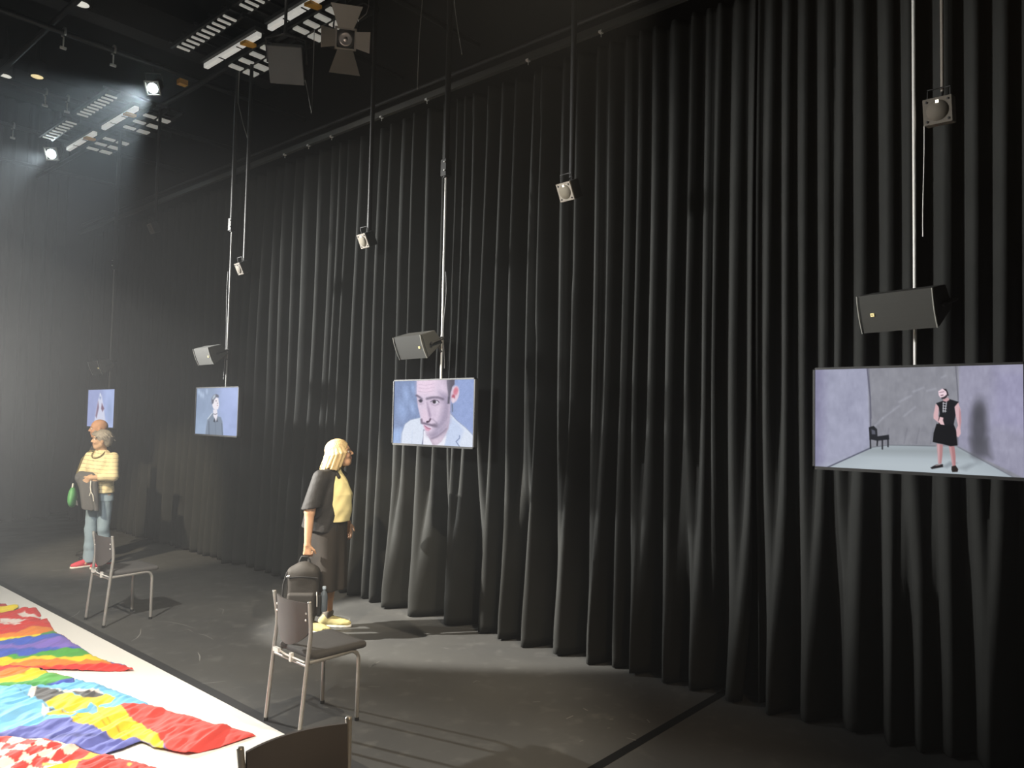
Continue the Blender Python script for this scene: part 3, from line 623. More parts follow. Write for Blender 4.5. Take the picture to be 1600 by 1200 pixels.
def paint_stage(pt):
    Z = lambda P: zm(1240, 400, 3.158, P); W = lambda P: zm(1440, 590, 7.5, P)
    pt.c[:] = np.array([140, 141, 150])/255
    pt.poly(Z([(0, 500), (365, 540), (378, 960), (100, 1080), (0, 1100)]), (160, 162, 184), 1.5)
    pt.poly(Z([(820, 520), (1250, 480), (1250, 1150), (810, 940)]), (152, 151, 172), 1.5)
    pt.poly(Z([(90, 550), (150, 550), (140, 1060), (90, 1060)]), (118, 114, 146), 10, 0.6)
    pt.poly(Z([(1000, 560), (1250, 560), (1250, 900), (980, 820)]), (158, 155, 190), 12, 0.5)
    pt.noise(0.08, 14, 16, 21); pt.noise(0.05, 4, 9, 25)
    for a, b in (((590, 670), (640, 650)), ((730, 600), (750, 590)), ((660, 665), (700, 655)), ((520, 720), (580, 690)), ((440, 800), (520, 740)), ((380, 860), (440, 800)), ((545, 790), (600, 745))):
        pt.line(Z([a, b]), 1.6, (180, 182, 196), 2.0, 0.5)
    for x in (470, 560, 620, 690): pt.line(Z([(x, 850), (x-15, 925)]), 1.0, (100, 100, 112), 1.5, 0.5)
    # floor of the pictured room
    pt.poly(Z([(130, 1058), (380, 945), (470, 932), (700, 938), (810, 942), (1100, 1100), (1150, 1180), (90, 1130), (90, 1060)]), (166, 176, 184), 0.8)
    pt.poly(Z([(100, 1060), (400, 985), (760, 1000), (1000, 1090), (600, 1100)]), (190, 200, 206), 12, 0.6)
    pt.poly(Z([(380, 945), (810, 942), (900, 990), (340, 975)]), (140, 148, 152), 6, 0.6)
    pt.line(Z([(140, 1055), (378, 948)]), 1.6, (66, 66, 86), 0.9); pt.line(Z([(378, 945), (470, 933), (700, 938)]), 0.9, (95, 97, 105), 0.8); pt.line(Z([(810, 942), (1100, 1100)]), 1.2, (110, 112, 124), 0.9)
    pt.line(Z([(362, 545), (378, 700), (380, 850)]), 1.6, (82, 82, 100), 1.0); pt.line(Z([(370, 545), (384, 800)]), 0.8, (100, 100, 116), 1.0)
    pt.line(Z([(800, 545), (812, 700), (810, 930)]), 1.2, (96, 96, 108), 1.0); pt.line(Z([(815, 545), (822, 720)]), 0.8, (160, 158, 180), 1.0)
    # cast shadow on the pictured wall
    pt.ell(*Z([(915, 850)])[0], 13, 40, (72, 72, 80), 0.5, 0.85); pt.ell(*Z([(915, 770)])[0], 8, 14, (76, 76, 84), 0.5, 0.7); pt.poly(Z([(870, 900), (960, 900), (980, 1000), (880, 985)]), (80, 80, 88), 6, 0.7)
    # pictured chair
    k = (34, 36, 42)
    pt.poly(Z([(372, 845), (395, 838), (412, 855), (414, 890), (470, 882), (472, 905), (414, 912), (380, 905)]), k, 0.7)
    for a, b in (((378, 900), (380, 948)), ((414, 905), (412, 935)), ((438, 905), (438, 952)), ((466, 900), (466, 940)), ((375, 850), (378, 905))): pt.line(Z([a, b]), 2.2, k, 0.6)
    pt.poly(Z([(384, 855), (402, 862), (404, 880), (386, 880)]), (90, 92, 104), 0.8)
    # pictured person
    sk = (214, 176, 182)
    pt.poly(W([(235, 1045), (330, 985), (420, 1000), (300, 1060)]), (120, 128, 136), 2, 0.6); pt.poly(W([(420, 1060), (560, 1010), (640, 1010), (520, 1090)]), (130, 138, 146), 3, 0.6)
    pt.poly(W([(178, 775), (250, 785), (245, 900), (232, 1010), (195, 1010), (188, 900)]), (176, 128, 130), 0.6); pt.poly(W([(318, 800), (385, 805), (398, 920), (398, 1040), (362, 1040), (345, 920)]), (172, 122, 124), 0.6)
    pt.poly(W([(182, 780), (210, 780), (208, 1000), (195, 1000)]), (216, 180, 186), 1.2, 0.7); pt.poly(W([(322, 810), (345, 810), (375, 1020), (362, 1030)]), (205, 165, 170), 1.2, 0.7)
    pt.poly(W([(103, 1055), (130, 1040), (170, 1020), (250, 1015), (252, 1048), (190, 1060), (120, 1072)]), (32, 28, 32), 0.6); pt.poly(W([(352, 1040), (400, 1030), (430, 1075), (422, 1105), (360, 1108), (350, 1080)]), (40, 32, 30), 0.6)
    pt.line(W([(165, 1030), (215, 1020)]), 1.2, (170, 150, 150), 0.6)
    pt.poly(W([(165, 310), (205, 330), (195, 450), (210, 480), (255, 475), (270, 555), (225, 550), (140, 480), (140, 430)]), sk, 0.6)
    pt.poly(W([(385, 330), (430, 290), (455, 370), (465, 500), (455, 600), (460, 660), (430, 700), (400, 680), (405, 610), (425, 560), (400, 440)]), sk, 0.6); pt.poly(W([(440, 350), (458, 400), (462, 520), (450, 600), (440, 500)]), (170, 120, 128), 1.0, 0.7)
    b = (26, 27, 32)
    pt.poly(W([(170, 300), (255, 270), (320, 250), (360, 262), (435, 285), (385, 345), (398, 440), (375, 560), (200, 545), (195, 500), (212, 420), (200, 345)]), b, 0.6)
    pt.poly(W([(175, 540), (380, 555), (405, 620), (420, 795), (340, 805), (250, 780), (130, 755), (140, 650)]), (18, 19, 23), 0.6)
    pt.poly(W([(215, 460), (255, 470), (250, 500), (268, 555), (225, 550), (195, 520)]), (226, 192, 196), 0.6)
    for y in (300, 330, 360, 390): pt.line(W([(250, y), (288, y+4)]), 1.1, (200, 200, 206), 0.5)
    pt.line(W([(255, 290), (252, 405)]), 1.2, (190, 190, 198), 0.5); pt.line(W([(292, 290), (275, 405)]), 1.2, (190, 190, 198), 0.5)
    pt.poly(W([(255, 240), (315, 235), (325, 262), (290, 285), (250, 272)]), (200, 160, 166), 0.6)
    pt.poly(W([(195, 160), (240, 130), (290, 140), (315, 180), (305, 225), (262, 248), (225, 245), (200, 205)]), (236, 210, 220), 0.6)
    pt.poly(W([(250, 130), (290, 135), (312, 175), (318, 210), (300, 215), (290, 165)]), (40, 36, 42), 0.6); pt.poly(W([(225, 235), (262, 225), (300, 195), (300, 225), (270, 250), (235, 252)]), (48, 42, 48), 0.7)
    pt.line(W([(228, 210), (252, 204)]), 1.1, (90, 60, 70), 0.6); pt.line(W([(210, 175), (262, 165)]), 0.8, (110, 85, 95), 0.6)
    pt.c *= 1.0
def paint_youth(pt):
    Z = lambda P: zm(290, 595, 12, P)
    pt.c[:] = np.array([140, 158, 188])/255
    pt.poly(Z([(600, 60), (1100, 60), (1100, 1200), (560, 1200)]), (160, 176, 220), 8); pt.poly(Z([(800, 100), (1100, 100), (1100, 500), (780, 500)]), (178, 194, 240), 12, 0.7)
    pt.poly(Z([(100, 700), (560, 700), (560, 1150), (100, 1150)]), (160, 180, 208), 14, 0.8)
    for c in ((330, 270), (290, 260), (400, 200), (250, 210)): pt.ell(*Z([c])[0], 1.6, 4, (182, 200, 226), 0.6, 0.7)
    pt.noise(0.06, 6, 9, 31)
    pt.poly(Z([(370, 1040), (375, 950), (410, 720), (500, 600), (560, 660), (660, 680), (690, 760), (705, 1040)]), (122, 136, 156), 0.8)
    pt.line(Z([(415, 715), (500, 605)]), 0.9, (235, 240, 250), 0.6); pt.line(Z([(435, 760), (440, 1030)]), 0.8, (70, 80, 98), 0.7); pt.line(Z([(680, 800), (690, 1030)]), 0.8, (80, 90, 110), 0.7); pt.line(Z([(560, 780), (565, 1030)]), 0.5, (95, 108, 128), 0.6)
    pt.poly(Z([(515, 540), (590, 540), (600, 640), (575, 760), (520, 660)]), (232, 228, 238), 0.6); pt.line(Z([(520, 620), (560, 630), (590, 615)]), 0.8, (60, 62, 80), 0.5)
    pt.poly(Z([(520, 760), (545, 700), (555, 780)]), (40, 46, 62), 0.6); pt.poly(Z([(575, 770), (590, 700), (605, 765)]), (40, 46, 62), 0.6)
    pt.poly(Z([(500, 460), (530, 340), (580, 310), (615, 330), (630, 460), (610, 530), (560, 545), (520, 520)]), (238, 232, 240), 0.6)
    pt.poly(Z([(490, 440), (485, 340), (520, 270), (570, 245), (615, 265), (625, 310), (570, 310), (535, 360), (520, 420)]), (96, 100, 118), 0.7); pt.poly(Z([(495, 350), (520, 280), (560, 255), (560, 300), (520, 350)]), (200, 215, 228), 0.8, 0.8)
    pt.ell(*Z([(572, 378)])[0], 0.9, 0.7, (80, 74, 88), 0.5); pt.ell(*Z([(597, 422)])[0], 0.8, 0.6, (120, 100, 112), 0.5); pt.ell(*Z([(597, 462)])[0], 0.9, 0.5, (150, 90, 100), 0.5)
def paint_veil(pt):
    Z = lambda P: zm(80, 560, 6, P)
    pt.c[:] = np.array([150, 160, 205])/255
    pt.poly(Z([(490, 280), (620, 280), (600, 680), (490, 680)]), (166, 182, 226), 5); pt.ell(*Z([(545, 500)])[0], 4, 16, (146, 164, 204), 0.6, 0.8); pt.noise(0.05, 5, 9, 41)
    pt.poly(Z([(458, 325), (475, 350), (490, 440), (510, 600), (400, 620), (415, 520), (440, 390)]), (206, 210, 232), 0.8)
    pt.poly(Z([(440, 400), (448, 460), (425, 560), (415, 540)]), (128, 104, 130), 0.9); pt.poly(Z([(475, 420), (497, 470), (480, 500), (468, 470)]), (120, 88, 112), 0.9); pt.ell(*Z([(460, 365)])[0], 1.5, 3, (150, 165, 205), 0.5)
    pt.line(Z([(460, 330), (460, 355)]), 1.0, (235, 240, 250), 0.6)
M_screen = vcol('lit_display', 0.1, emit=1.0, spec=0.02)
SW, SH = 0.95, 0.54
def screen(y, zc, paint, nx, label):
    t = empty('hanging_screen', (4.1, y, zc)); tag(t, label, 'screen', 'flat screens hung along the curtain')
    hw, hh = SW/2, SH/2
    MB().box((0.0, -hw+0.004, -hh+0.004), (0.035, hw-0.004, hh-0.004)).box((0.035, -0.3, -0.2), (0.06, 0.3, 0.14)).build('housing', M_bezel, t, 0.004)
    b = 0.011
    MB().box((-0.012, -hw, hh-b), (0.01, hw, hh)).box((-0.012, -hw, -hh), (0.01, hw, -hh+b*1.4)).box((-0.012, -hw, -hh), (0.01, -hw+b, hh)).box((-0.012, hw-b, -hh), (0.01, hw, hh)).build('bezel', M_bezel_e, t)
    ny = int(nx*SH/SW); U = np.linspace(hw-b, -hw+b, nx); Vv = np.linspace(hh-b, -hh+b*1.4, ny)
    G = np.zeros((ny, nx, 3)); G[..., 0] = -0.004; G[..., 1] = U[None, :]; G[..., 2] = Vv[:, None]; G = G.reshape(-1, 3)
    W_ = G+np.array([4.1, y, zc])
    d = W_-CC; zz = d @ fw; PX = 800+FPX*(d @ CR)/zz; PY = 600-FPX*(d @ CU)/zz
    pt = Paint(PX, PY, (128, 128, 128)); paint(pt)
    a = (np.arange(ny-1)[:, None]*nx+np.arange(nx-1)[None, :]).ravel()
    mesh_np('display', G, np.stack([a, a+nx, a+nx+1, a+1], 1), M_screen, t, True, pt.out())
    MB().box((0.05, -0.05, -0.1), (0.075, 0.05, 0.24)).build('mount_plate', M_lan_d, t)
    return t
PY_ = [0.95, 4.385, 7.80, 11.0]
screen(0.955, 1.905, paint_stage, 420, 'flat screen showing a full-length figure in black in a grey room with a chair')
screen(4.412, 1.905, paint_face, 340, 'flat screen showing a close-up of a face with a moustache')
screen(7.870, 1.885, paint_youth, 160, 'flat screen showing a dark-haired person in a grey shirt looking up')
screen(11.086, 1.90, paint_veil, 100, 'flat screen partly behind the bald man, showing a pale veiled figure')
wherel = ['the screen with the full-length figure', 'the screen with the close-up face', 'the screen with the grey-shirted person', 'the screen behind the bald man']
CL = [5.3, 3.93, 4.0, 3.95]
for i, y in enumerate(PY_):
    t = empty('suspension_pole', (4.16, y, 2.14)); tag(t, 'thin bright steel pole holding '+wherel[i], 'pole', 'poles of the hanging screens')
    zc = CL[i]-2.14
    MB().tube([(0, 0, 0.0), (0, 0, zc)], 0.009, 10).build('rod', M_rod if i < 2 else M_rod_d, t)
    MB().tube([(0, 0, zc-0.12), (0, 0, 5.80-2.14)], 0.024, 12).build('upper_pipe', M_pipe, t)
    for dz in (0.0, -0.07): MB().tube([(-0.045, -0.02, zc+dz), (-0.02, -0.02, zc+dz)], 0.006, 8).build('clamp_bolt', M_rod, t)
    MB().box((-0.032, -0.032, zc-0.11), (0.032, 0.032, zc+0.03)).build('clamp', M_pipe, t, 0.004)
    if i in (1, 2):
        pts = [(-0.01, -0.035-0.012*math.sin(k*0.6), 0.9-0.06*k) for k in range(0, 14)] if i == 1 else [(-0.01, 0.03+0.012*math.sin(k*0.5), 1.3-0.08*k) for k in range(0, 16)]
        MB().tube(pts, 0.0035, 6).build('power_cable', mat('grey_cable', (0.18, 0.18, 0.18), 0.6), t)

# ------------------------------------------------------------------ loudspeakers on the poles
def loudspeaker(loc, yaw, pitch, badge_u, label, pole_y):
    n = Vector((math.cos(R(yaw))*math.cos(R(pitch)), math.sin(R(yaw))*math.cos(R(pitch)), -math.sin(R(pitch))))
    t = axes_empty('loudspeaker', loc, n); tag(t, label, 'loudspeaker', 'loudspeakers above the screens')
    W_, H_ = 0.36, 0.187; a, c = W_/2, H_/2
    MB().hexa([(-a, 0.012, -c), (a, 0.012, -c), (a*0.97, 0.19, -c*0.35), (-a*0.97, 0.19, -c*0.35), (-a, 0.012, c), (a, 0.012, c), (a*0.97, 0.15, c*0.9), (-a*0.97, 0.15, c*0.9)]).build('cabinet', M_spk, t, 0.006)
    g = MB(); nn = 8
    V = []; F = []
    for i in range(nn+1):
        zz = -c+H_*i/nn; dp = -0.006*(1-(2*i/nn-1)**2)
        V += [(-a+0.008, dp, zz), (a-0.008, dp, zz), (-a+0.008, 0.014, zz), (a-0.008, 0.014, zz)]
        if i:
            o = 4*i-4; F += [(o, o+1, o+5, o+4), (o, o+4, o+6, o+2), (o+1, o+3, o+7, o+5)]
    F += [(0, 2, 3, 1), (4*nn, 4*nn+1, 4*nn+3, 4*nn+2)]
    g.add(V, F, False).build('grille', M_grille, t)
    for s in (-1, 1):
        pts = [(s*(a-0.002), -0.004-0.008*(1-(2*i/8-1)**2), -c+H_*i/8) for i in range(9)]
        MB().tube(pts, 0.0036, 6).build('edge_trim', M_spkedge, t)
    MB().box((badge_u*W_-0.008, -0.013, -0.012), (badge_u*W_+0.008, -0.004, 0.004)).build('badge', M_badge, t)
    MB().box((badge_u*W_-0.003, -0.0135, -0.007), (badge_u*W_+0.003, -0.0129, -0.001)).build('badge_mark', M_lan_d, t)
    MB().tube([(-a-0.004, 0.07, 0), (-a-0.016, 0.07, 0)], 0.012, 10).tube([(-a-0.01, 0.07, 0), (-a-0.012, 0.2, 0), (-a*0.7, 0.235, 0), (a*0.7, 0.235, 0), (a+0.012, 0.2, 0), (a+0.01, 0.07, 0)], 0.007, 6).tube([(a+0.004, 0.07, 0), (a+0.016, 0.07, 0)], 0.012, 10).build('yoke_bracket', M_lan_d, t)
    inv = t.matrix_basis.inverted(); q = inv @ Vector((4.16, pole_y, loc[2]-0.02))
    MB().tube([(q.x*0.3, 0.235, 0), tuple(q)], 0.011, 8).build('pole_arm', M_lan_d, t)
    return t
loudspeaker((3.9, 0.972, 2.42), 168, 17, -0.31, 'dark loudspeaker above the screen with the full-length figure', PY_[0])
loudspeaker((3.9, 4.471, 2.412), 175, 22.8, 0.36, 'dark loudspeaker above the screen with the close-up face', PY_[1])
p = wl(318, 557, 3.9); loudspeaker(tuple(p), 178, 22, 0.36, 'dark loudspeaker in the haze above the screen with the grey-shirted person', PY_[2])
p = wl(149, 575, 3.9); loudspeaker(tuple(p), 178, 22, 0.36, 'faint loudspeaker in the haze above the screen behind the bald man', PY_[3])

# ------------------------------------------------------------------ small beige speakers on drop pipes
M_led = emis('lit_led', (1.0, 0.97, 0.85), 1.6)
DPL = ['cube speaker above the full-length figure screen', 'cube speaker between two screen poles', 'cube speaker beside the pole of the close-up face screen', 'cube speaker beside the grey-shirted person screen', 'faint cube speaker near the curtain track']
BOXL = ['beige cube speaker high on the curtain above the screen with the full-length figure', 'beige cube speaker with dark corner screws, between two screen poles', 'small plain beige cube speaker beside the pole of the close-up face screen', 'dim cube speaker beside the pole of the grey-shirted person screen', 'faint cube speaker high in the haze near the curtain track']
for i, (y, z) in enumerate(((0.832, 3.43), (3.125, 3.447), (5.37, 3.42), (7.51, 3.42), (9.76, 4.2))):
    pit, yw = (12, 181) if i == 0 else (26, 176)
    n = (math.cos(R(yw))*math.cos(R(pit)), math.sin(R(yw))*math.cos(R(pit)), -math.sin(R(pit)))
    t = axes_empty('cube_speaker', (4.1, y, z), n); tag(t, BOXL[i], 'small speaker', 'cube speakers hung in a row')
    a = 0.0635
    MB().box((-a, 0.01, -a), (a, 0.10, a)).build('housing', M_lan_d if i else M_lan, t, 0.004)
    MB().box((-a, 0.0, -a), (a, 0.01, a)).build('front_plate', M_beige if i in (1, 2) else mat('unlit_beige_plate', (0.13, 0.115, 0.095), 0.7), t, 0.002)  # beige plate and mesh darkened to stand for weaker light on some speakers
    MB().lathe([(0.05, -0.001), (0.05, 0.001), (0.001, 0.002)], 24, RX90).build('mesh_disc', M_beige_d if i in (1, 2) else mat('unlit_beige_mesh', (0.12, 0.105, 0.085), 0.8), t)
    for sx in (-1, 1):
        for sz in (-1, 1): MB().lathe([(0.006, 0.0), (0.006, 0.003), (0.001, 0.003)], 8, Matrix.Translation((sx*0.047, 0, sz*0.047)) @ RX90).build('corner_screw', M_lan_d, t)
    MB().box((-0.007, -0.004, 0.036), (0.007, 0.0, 0.050)).build('indicator', M_led if i < 3 else M_lan_d, t)
    MB().tube([(-0.05, 0.05, a), (-0.05, 0.06, a+0.05), (0.05, 0.06, a+0.05), (0.05, 0.05, a)], 0.004, 6).build('bracket', M_lan_d, t)
    g = empty('drop_pipe', (4.16, y-0.01, z+0.11)); tag(g, 'drop pipe carrying the '+DPL[i], 'pipe', 'drop pipes of the cube speakers')
    MB().tube([(0, 0, 0), (0, 0, 5.80-z-0.11)], 0.02 if i else 0.008, 10).build('pipe', M_pipe if i else M_lan, g)
    MB().tube([(0, 0, 0.0), (-0.02, 0.0, -0.03), (-0.015, 0.0, -0.05)], 0.008, 6).build('hook', M_lan_d, g)
    if i == 0:
        MB().tube([(-0.05+0.004*math.sin(k*0.5), 0.075-0.004*math.cos(k*0.4), -0.17-0.062*k) for k in range(10)], 0.0025, 6).build('loose_cable', M_rod, g)
# steel clamps on the cross pipes
ck = None
for (x, y) in ((1.9, 8.75), (2.7, 8.75), (3.2, 8.75), (2.9, 6.75), (3.1, 10.6), (2.2, 10.6), (3.2, 12.25), (2.6, 12.25), (1.6, 6.75), (3.35, 10.6)):
    if ck is None:
        ck = empty('pipe_clamp'); tag(ck, 'small steel clamp hooked on a cross pipe of the lighting grid', 'clamp', 'clamps on the lighting grid')
        MB().tube([(0, 0.05*math.cos(a), 0.05*math.sin(a)) for a in np.linspace(-0.6, 4.0, 14)], 0.012, 8).build('jaw', M_chrome, ck)
        MB().tube([(0, 0.0, -0.05), (0, 0.0, -0.16)], 0.008, 8).box((-0.03, -0.012, -0.18), (0.03, 0.012, -0.155)).build('wing_bolt', M_rod, ck); c_ = ck
    else: c_ = copy_tree(ck)
    c_.location = (x, y, 5.86)
# slack cables in the grid
M_cab = mat('pale_cable', (0.3, 0.3, 0.28), 0.6)
for P in ([(652, 140), (655, 62), (660, 0)], [(465, 92), (478, 130), (487, 178)], [(388, 220), (380, 195), (372, 160)], [(722, 85), (716, 50), (710, 5)], [(560, 32), (572, 22), (576, 10)]):
    tag(MB().tube([tuple(wl(x, y, 4.15)) for x, y in P]+[(4.15, wl(*P[-1], 4.15)[1], 5.79)], 0.004, 6).build('slack_cable', M_cab), 'thin slack cable dangling from the lighting grid', 'cable', 'slack cables of the lighting grid')
t = MB().box((-0.05, -0.04, -0.03), (0.05, 0.04, 0.03)).build('orange_clip', M_orange); d_ = ray(285, 129); t.location = CC+d_*(8.75/d_[1]); tag(t, 'small orange clip under the lighting grid next to a blazing spotlight', 'clip')
t['label'] = 'small orange clip under the lighting grid'

# ------------------------------------------------------------------ chairs
def make_chair():
    t = empty('stacking_chair')
    for s in (-1, 1):
        y = s*0.19
        MB().tube([(-0.215, y, 0), (-0.175, y, 0.42), (-0.158, y, 0.58), (-0.160, y, 0.64), (-0.178, y*1.05, 0.775)], 0.0125, 10).build('back_leg', M_chrome, t)
        cv = [(0.185-0.06*(1-math.cos(a)), y, 0.37+0.06*math.sin(a)) for a in [k*math.pi/12 for k in range(7)]]
        MB().tube([(0.185, y, 0.0), (0.185, y, 0.20)]+cv+[(0.0, y, 0.425), (-0.165, y, 0.42)], 0.0125, 10).build('front_leg', M_chrome, t)
        MB().tube([(-0.215, y, 0.0), (-0.213, y, 0.02)], 0.0145, 10).build('foot_cap', M_bag_d, t); MB().tube([(0.185, y, 0.0), (0.185, y, 0.02)], 0.0145, 10).build('foot_cap', M_bag_d, t)
        MB().lathe([(0.0128, 0), (0.011, 0.005), (0.001, 0.007)], 10, Matrix.Translation((-0.178, y*1.05, 0.775))).build('post_cap', M_chrome, t)
    MB().tube([(-0.175, -0.19, 0.405), (-0.175, 0.19, 0.405)], 0.009, 8).build('cross_bar', M_chrome, t)
    MB().tube([(0.13, -0.19, 0.428), (0.13, 0.19, 0.428)], 0.009, 8).build('cross_bar', M_chrome, t)
    MB().tube([(-0.18, -0.17, 0.425), (-0.19, 0.02, 0.43), (-0.2, 0.09, 0.445)], 0.006, 8).box((-0.21, 0.08, 0.43), (-0.19, 0.14, 0.455)).box((-0.195, -0.04, 0.40), (-0.175, -0.02, 0.45)).build('row_link', M_rod, t)
    # seat: padded trapezoid
    out = []
    for (cx, cy_, r, a0) in ((0.215, 0.175, 0.03, 0), (-0.10, 0.15, 0.05, 90), (-0.10, -0.15, 0.05, 180), (0.215, -0.175, 0.03, 270)):
        out += [(cx+r*math.cos(R(a0+q)), cy_+r*math.sin(R(a0+q))) for q in (0, 30, 60, 90)]
    V = []; F = []; n = len(out)
    rings = [(0.97, 0.435), (1.0, 0.442), (1.0, 0.458), (0.975, 0.468), (0.8, 0.473), (0.4, 0.470)]
    for sc, z in rings: V += [(x*sc+0.03*(1-sc), y*sc, z+0.012*max(0, -(x-0.1))*0) for x, y in out]
    for k in range(len(rings)-1):
        for i in range(n): j = (i+1) % n; F.append((k*n+i, k*n+j, (k+1)*n+j, (k+1)*n+i))
    mb = MB().add(V, F, True).add(V[:n], [tuple(reversed(range(n)))]).add(V[-n:], [tuple(range(n))], True); mb.build('seat', M_seat, t)
    # backrest: bowed shield
    V = []; F = []; nu, nv = 16, 10
    for side in (0, 1):
        for j in range(nv+1):
            for i in range(nu+1):
                u = -1+2*i/nu; top = 0.765; bot = 0.605-0.105*(math.cos(u*math.pi/2)**0.75) if abs(u) < 1 else 0.605
                z = bot+(top-bot)*j/nv; y = u*0.184; bow = 0.045*(1-u*u)
                lean = -0.16-0.10*max(0, z-0.64)
                V.append((lean-bow+(0.012 if side else 0.0), y, z))
    m1 = (nu+1)*(nv+1)
    for j in range(nv):
        for i in range(nu):
            a = j*(nu+1)+i; F += [(a, a+1, a+nu+2, a+nu+1), (m1+a, m1+a+nu+1, m1+a+nu+2, m1+a+1)]
    bd = [i for i in range(nu+1)]+[(j+1)*(nu+1)+nu for j in range(nv)]+[nv*(nu+1)+nu-1-i for i in range(nu)]+[(nv-1-j)*(nu+1) for j in range(nv-1)]
    for k in range(len(bd)): a, b = bd[k], bd[(k+1) % len(bd)]; F.append((a, m1+a, m1+b, b))
    br = MB().add(V, F, True).build('backrest', M_shell, t); br.modifiers.new('edge', 'EDGE_SPLIT').split_angle = R(50)
    for s in (-1, 1):
        for z in (0.665, 0.705): MB().lathe([(0.0075, 0.0), (0.006, 0.004), (0.001, 0.0045)], 10, Matrix.Translation((-0.176, s*0.163, z)) @ Matrix.Rotation(R(-90), 4, 'Y')).build('screw', M_rod, t)
    return t
c2 = make_chair(); c2.location = (2.775, 3.985, 0); c2.rotation_euler = (0, 0, R(-2))
tag(c2, 'grey stacking chair on steel legs next to the black backpack', 'chair', 'stacking chairs along the white floor sheet')
c1 = copy_tree(c2); c1.location = (2.88, 7.14, 0); c1.rotation_euler = (0, 0, R(1)); c1['label'] = 'grey stacking chair beside the woman with crossed arms'
c3 = copy_tree(c2); c3.location = (1.50, 2.10, 0); c3.rotation_euler = (0, 0, R(-97)); c3['label'] = 'stacking chair standing on the white sheet, only its backrest showing'

# ================================================================== FLAGS on the white sheet
M_flag = vcol('printed_flag_cloth', 0.75, bump=0.08, bscale=500, sheen=0.1)
def wrinkle(x, y):
    a = R(28); u = x*math.cos(a)+y*math.sin(a); v = -x*math.sin(a)+y*math.cos(a)
    n1 = fbm(u*1.3+3, v*5.5, 51, 3); n2 = fbm(u*4.0, v*13.0, 57, 3); n3 = fbm(x*2.2, y*2.2, 63, 2)
    r1 = 1-np.abs(2*n1-1); r2 = 1-np.abs(2*n2-1)
    n4 = 1-np.abs(2*fbm(u*7.0, v*24.0, 71, 2)-1)
    return 0.030*np.clip(r1-0.55, 0, 1)/0.45*(0.3+n3)+0.014*np.clip(r2-0.5, 0, 1)/0.5+0.006*n4
FLAGW = []
def flag(poly, base, paint, layer, label, step=0.0085):
    W = np.array([fl(x, y, 0.012)[:2] for x, y in poly]); lo = W.min(0)-0.01; hi = W.max(0)+0.01
    xs = np.arange(lo[0], hi[0], step); ys = np.arange(lo[1], hi[1], step); X, Y = np.meshgrid(xs, ys)
    sd = poly_sd(X, Y, W); keep = sd < step*0.75
    X = X.copy(); Y = Y.copy()
    # pull rim vertices onto the outline so that the edge is clean
    rim = keep & (sd > -step*0.75); P = np.stack([X[rim], Y[rim]], 1); bd = np.full(len(P), 1e9); bp = P.copy()
    for i in range(len(W)):
        a, b = W[i], W[(i+1) % len(W)]; e = b-a; t = np.clip(((P-a) @ e)/max(e @ e, 1e-9), 0, 1); q = a+t[:, None]*e; d = ((P-q)**2).sum(1); m = d < bd; bd[m] = d[m]; bp[m] = q[m]
    X[rim] = bp[:, 0]; Y[rim] = bp[:, 1]
    ny, nx = X.shape; vid = np.full(X.shape, -1); vid[keep] = np.arange(keep.sum())
    c = keep[:-1, :-1] & keep[1:, :-1] & keep[:-1, 1:] & keep[1:, 1:]
    F = np.stack([vid[:-1, :-1][c], vid[:-1, 1:][c], vid[1:, 1:][c], vid[1:, :-1][c]], 1)
    x = X[keep]; y = Y[keep]; edge = np.clip(-sd[keep]/0.05, 0, 1)
    z = 0.0045+wrinkle(x, y)*(0.5+0.5*edge)
    for Wp in FLAGW: z = z+0.006*np.clip((0.03-poly_sd(x, y, Wp))/0.06, 0, 1)
    FLAGW.append(W)
    V = np.stack([x, y, z], 1)
    d = np.stack([x, y, np.full(x.shape, 0.012)], 1)-CC; zz = d @ fw
    pt = Paint(800+FPX*(d @ CR)/zz, 600-FPX*(d @ CU)/zz, base); paint(pt)
    o = mesh_np('flag', V, F, M_flag, None, True, pt.out()*0.9)
    s = o.modifiers.new('cloth_thickness', 'SOLIDIFY'); s.thickness = 0.0015; s.offset = -1
    return tag(o, label, 'flag', 'flags spread on the white floor sheet')
A_ = lambda P: zm(0, 930, 6.6667, P); B_ = lambda P: zm(0, 1040, 6.6667, P)
RED, ORG, YEL, GRN, BLU, PUR, WHT = (222, 70, 66), (240, 142, 66), (250, 226, 60), (92, 178, 84), (80, 108, 206), (140, 120, 210), (238, 226, 220)
flag(A_([(-500, 40), (0, 88), (45, 100), (95, 122), (188, 108), (195, 135), (100, 180), (0, 230), (-500, 330)]), YEL,
     lambda p: (p.poly(A_([(-600, 0), (50, 70), (100, 125), (0, 150), (-600, 200)]), (205, 60, 60)), p.poly(A_([(-600, 0), (0, 80), (40, 103), (0, 112), (-600, 100)]), (92, 92, 96))), 0, 'yellow, red and dark flag at the far end of the flag heap')
flag(A_([(-500, 290), (0, 195), (285, 133), (300, 150), (370, 130), (430, 212), (405, 225), (430, 243), (330, 330), (0, 380), (-500, 460)]), (214, 66, 66),
     lambda p: (p.poly(A_([(180, 220), (260, 188), (290, 215), (430, 225), (430, 245), (230, 245)]), WHT), p.poly(A_([(0, 265), (130, 260), (320, 268), (170, 305), (0, 300)]), WHT), p.poly(A_([(-400, 330), (0, 300), (320, 320), (200, 335), (0, 325), (-400, 400)]), WHT)), 1, 'red and white striped flag with ragged folds, next to a rainbow flag')
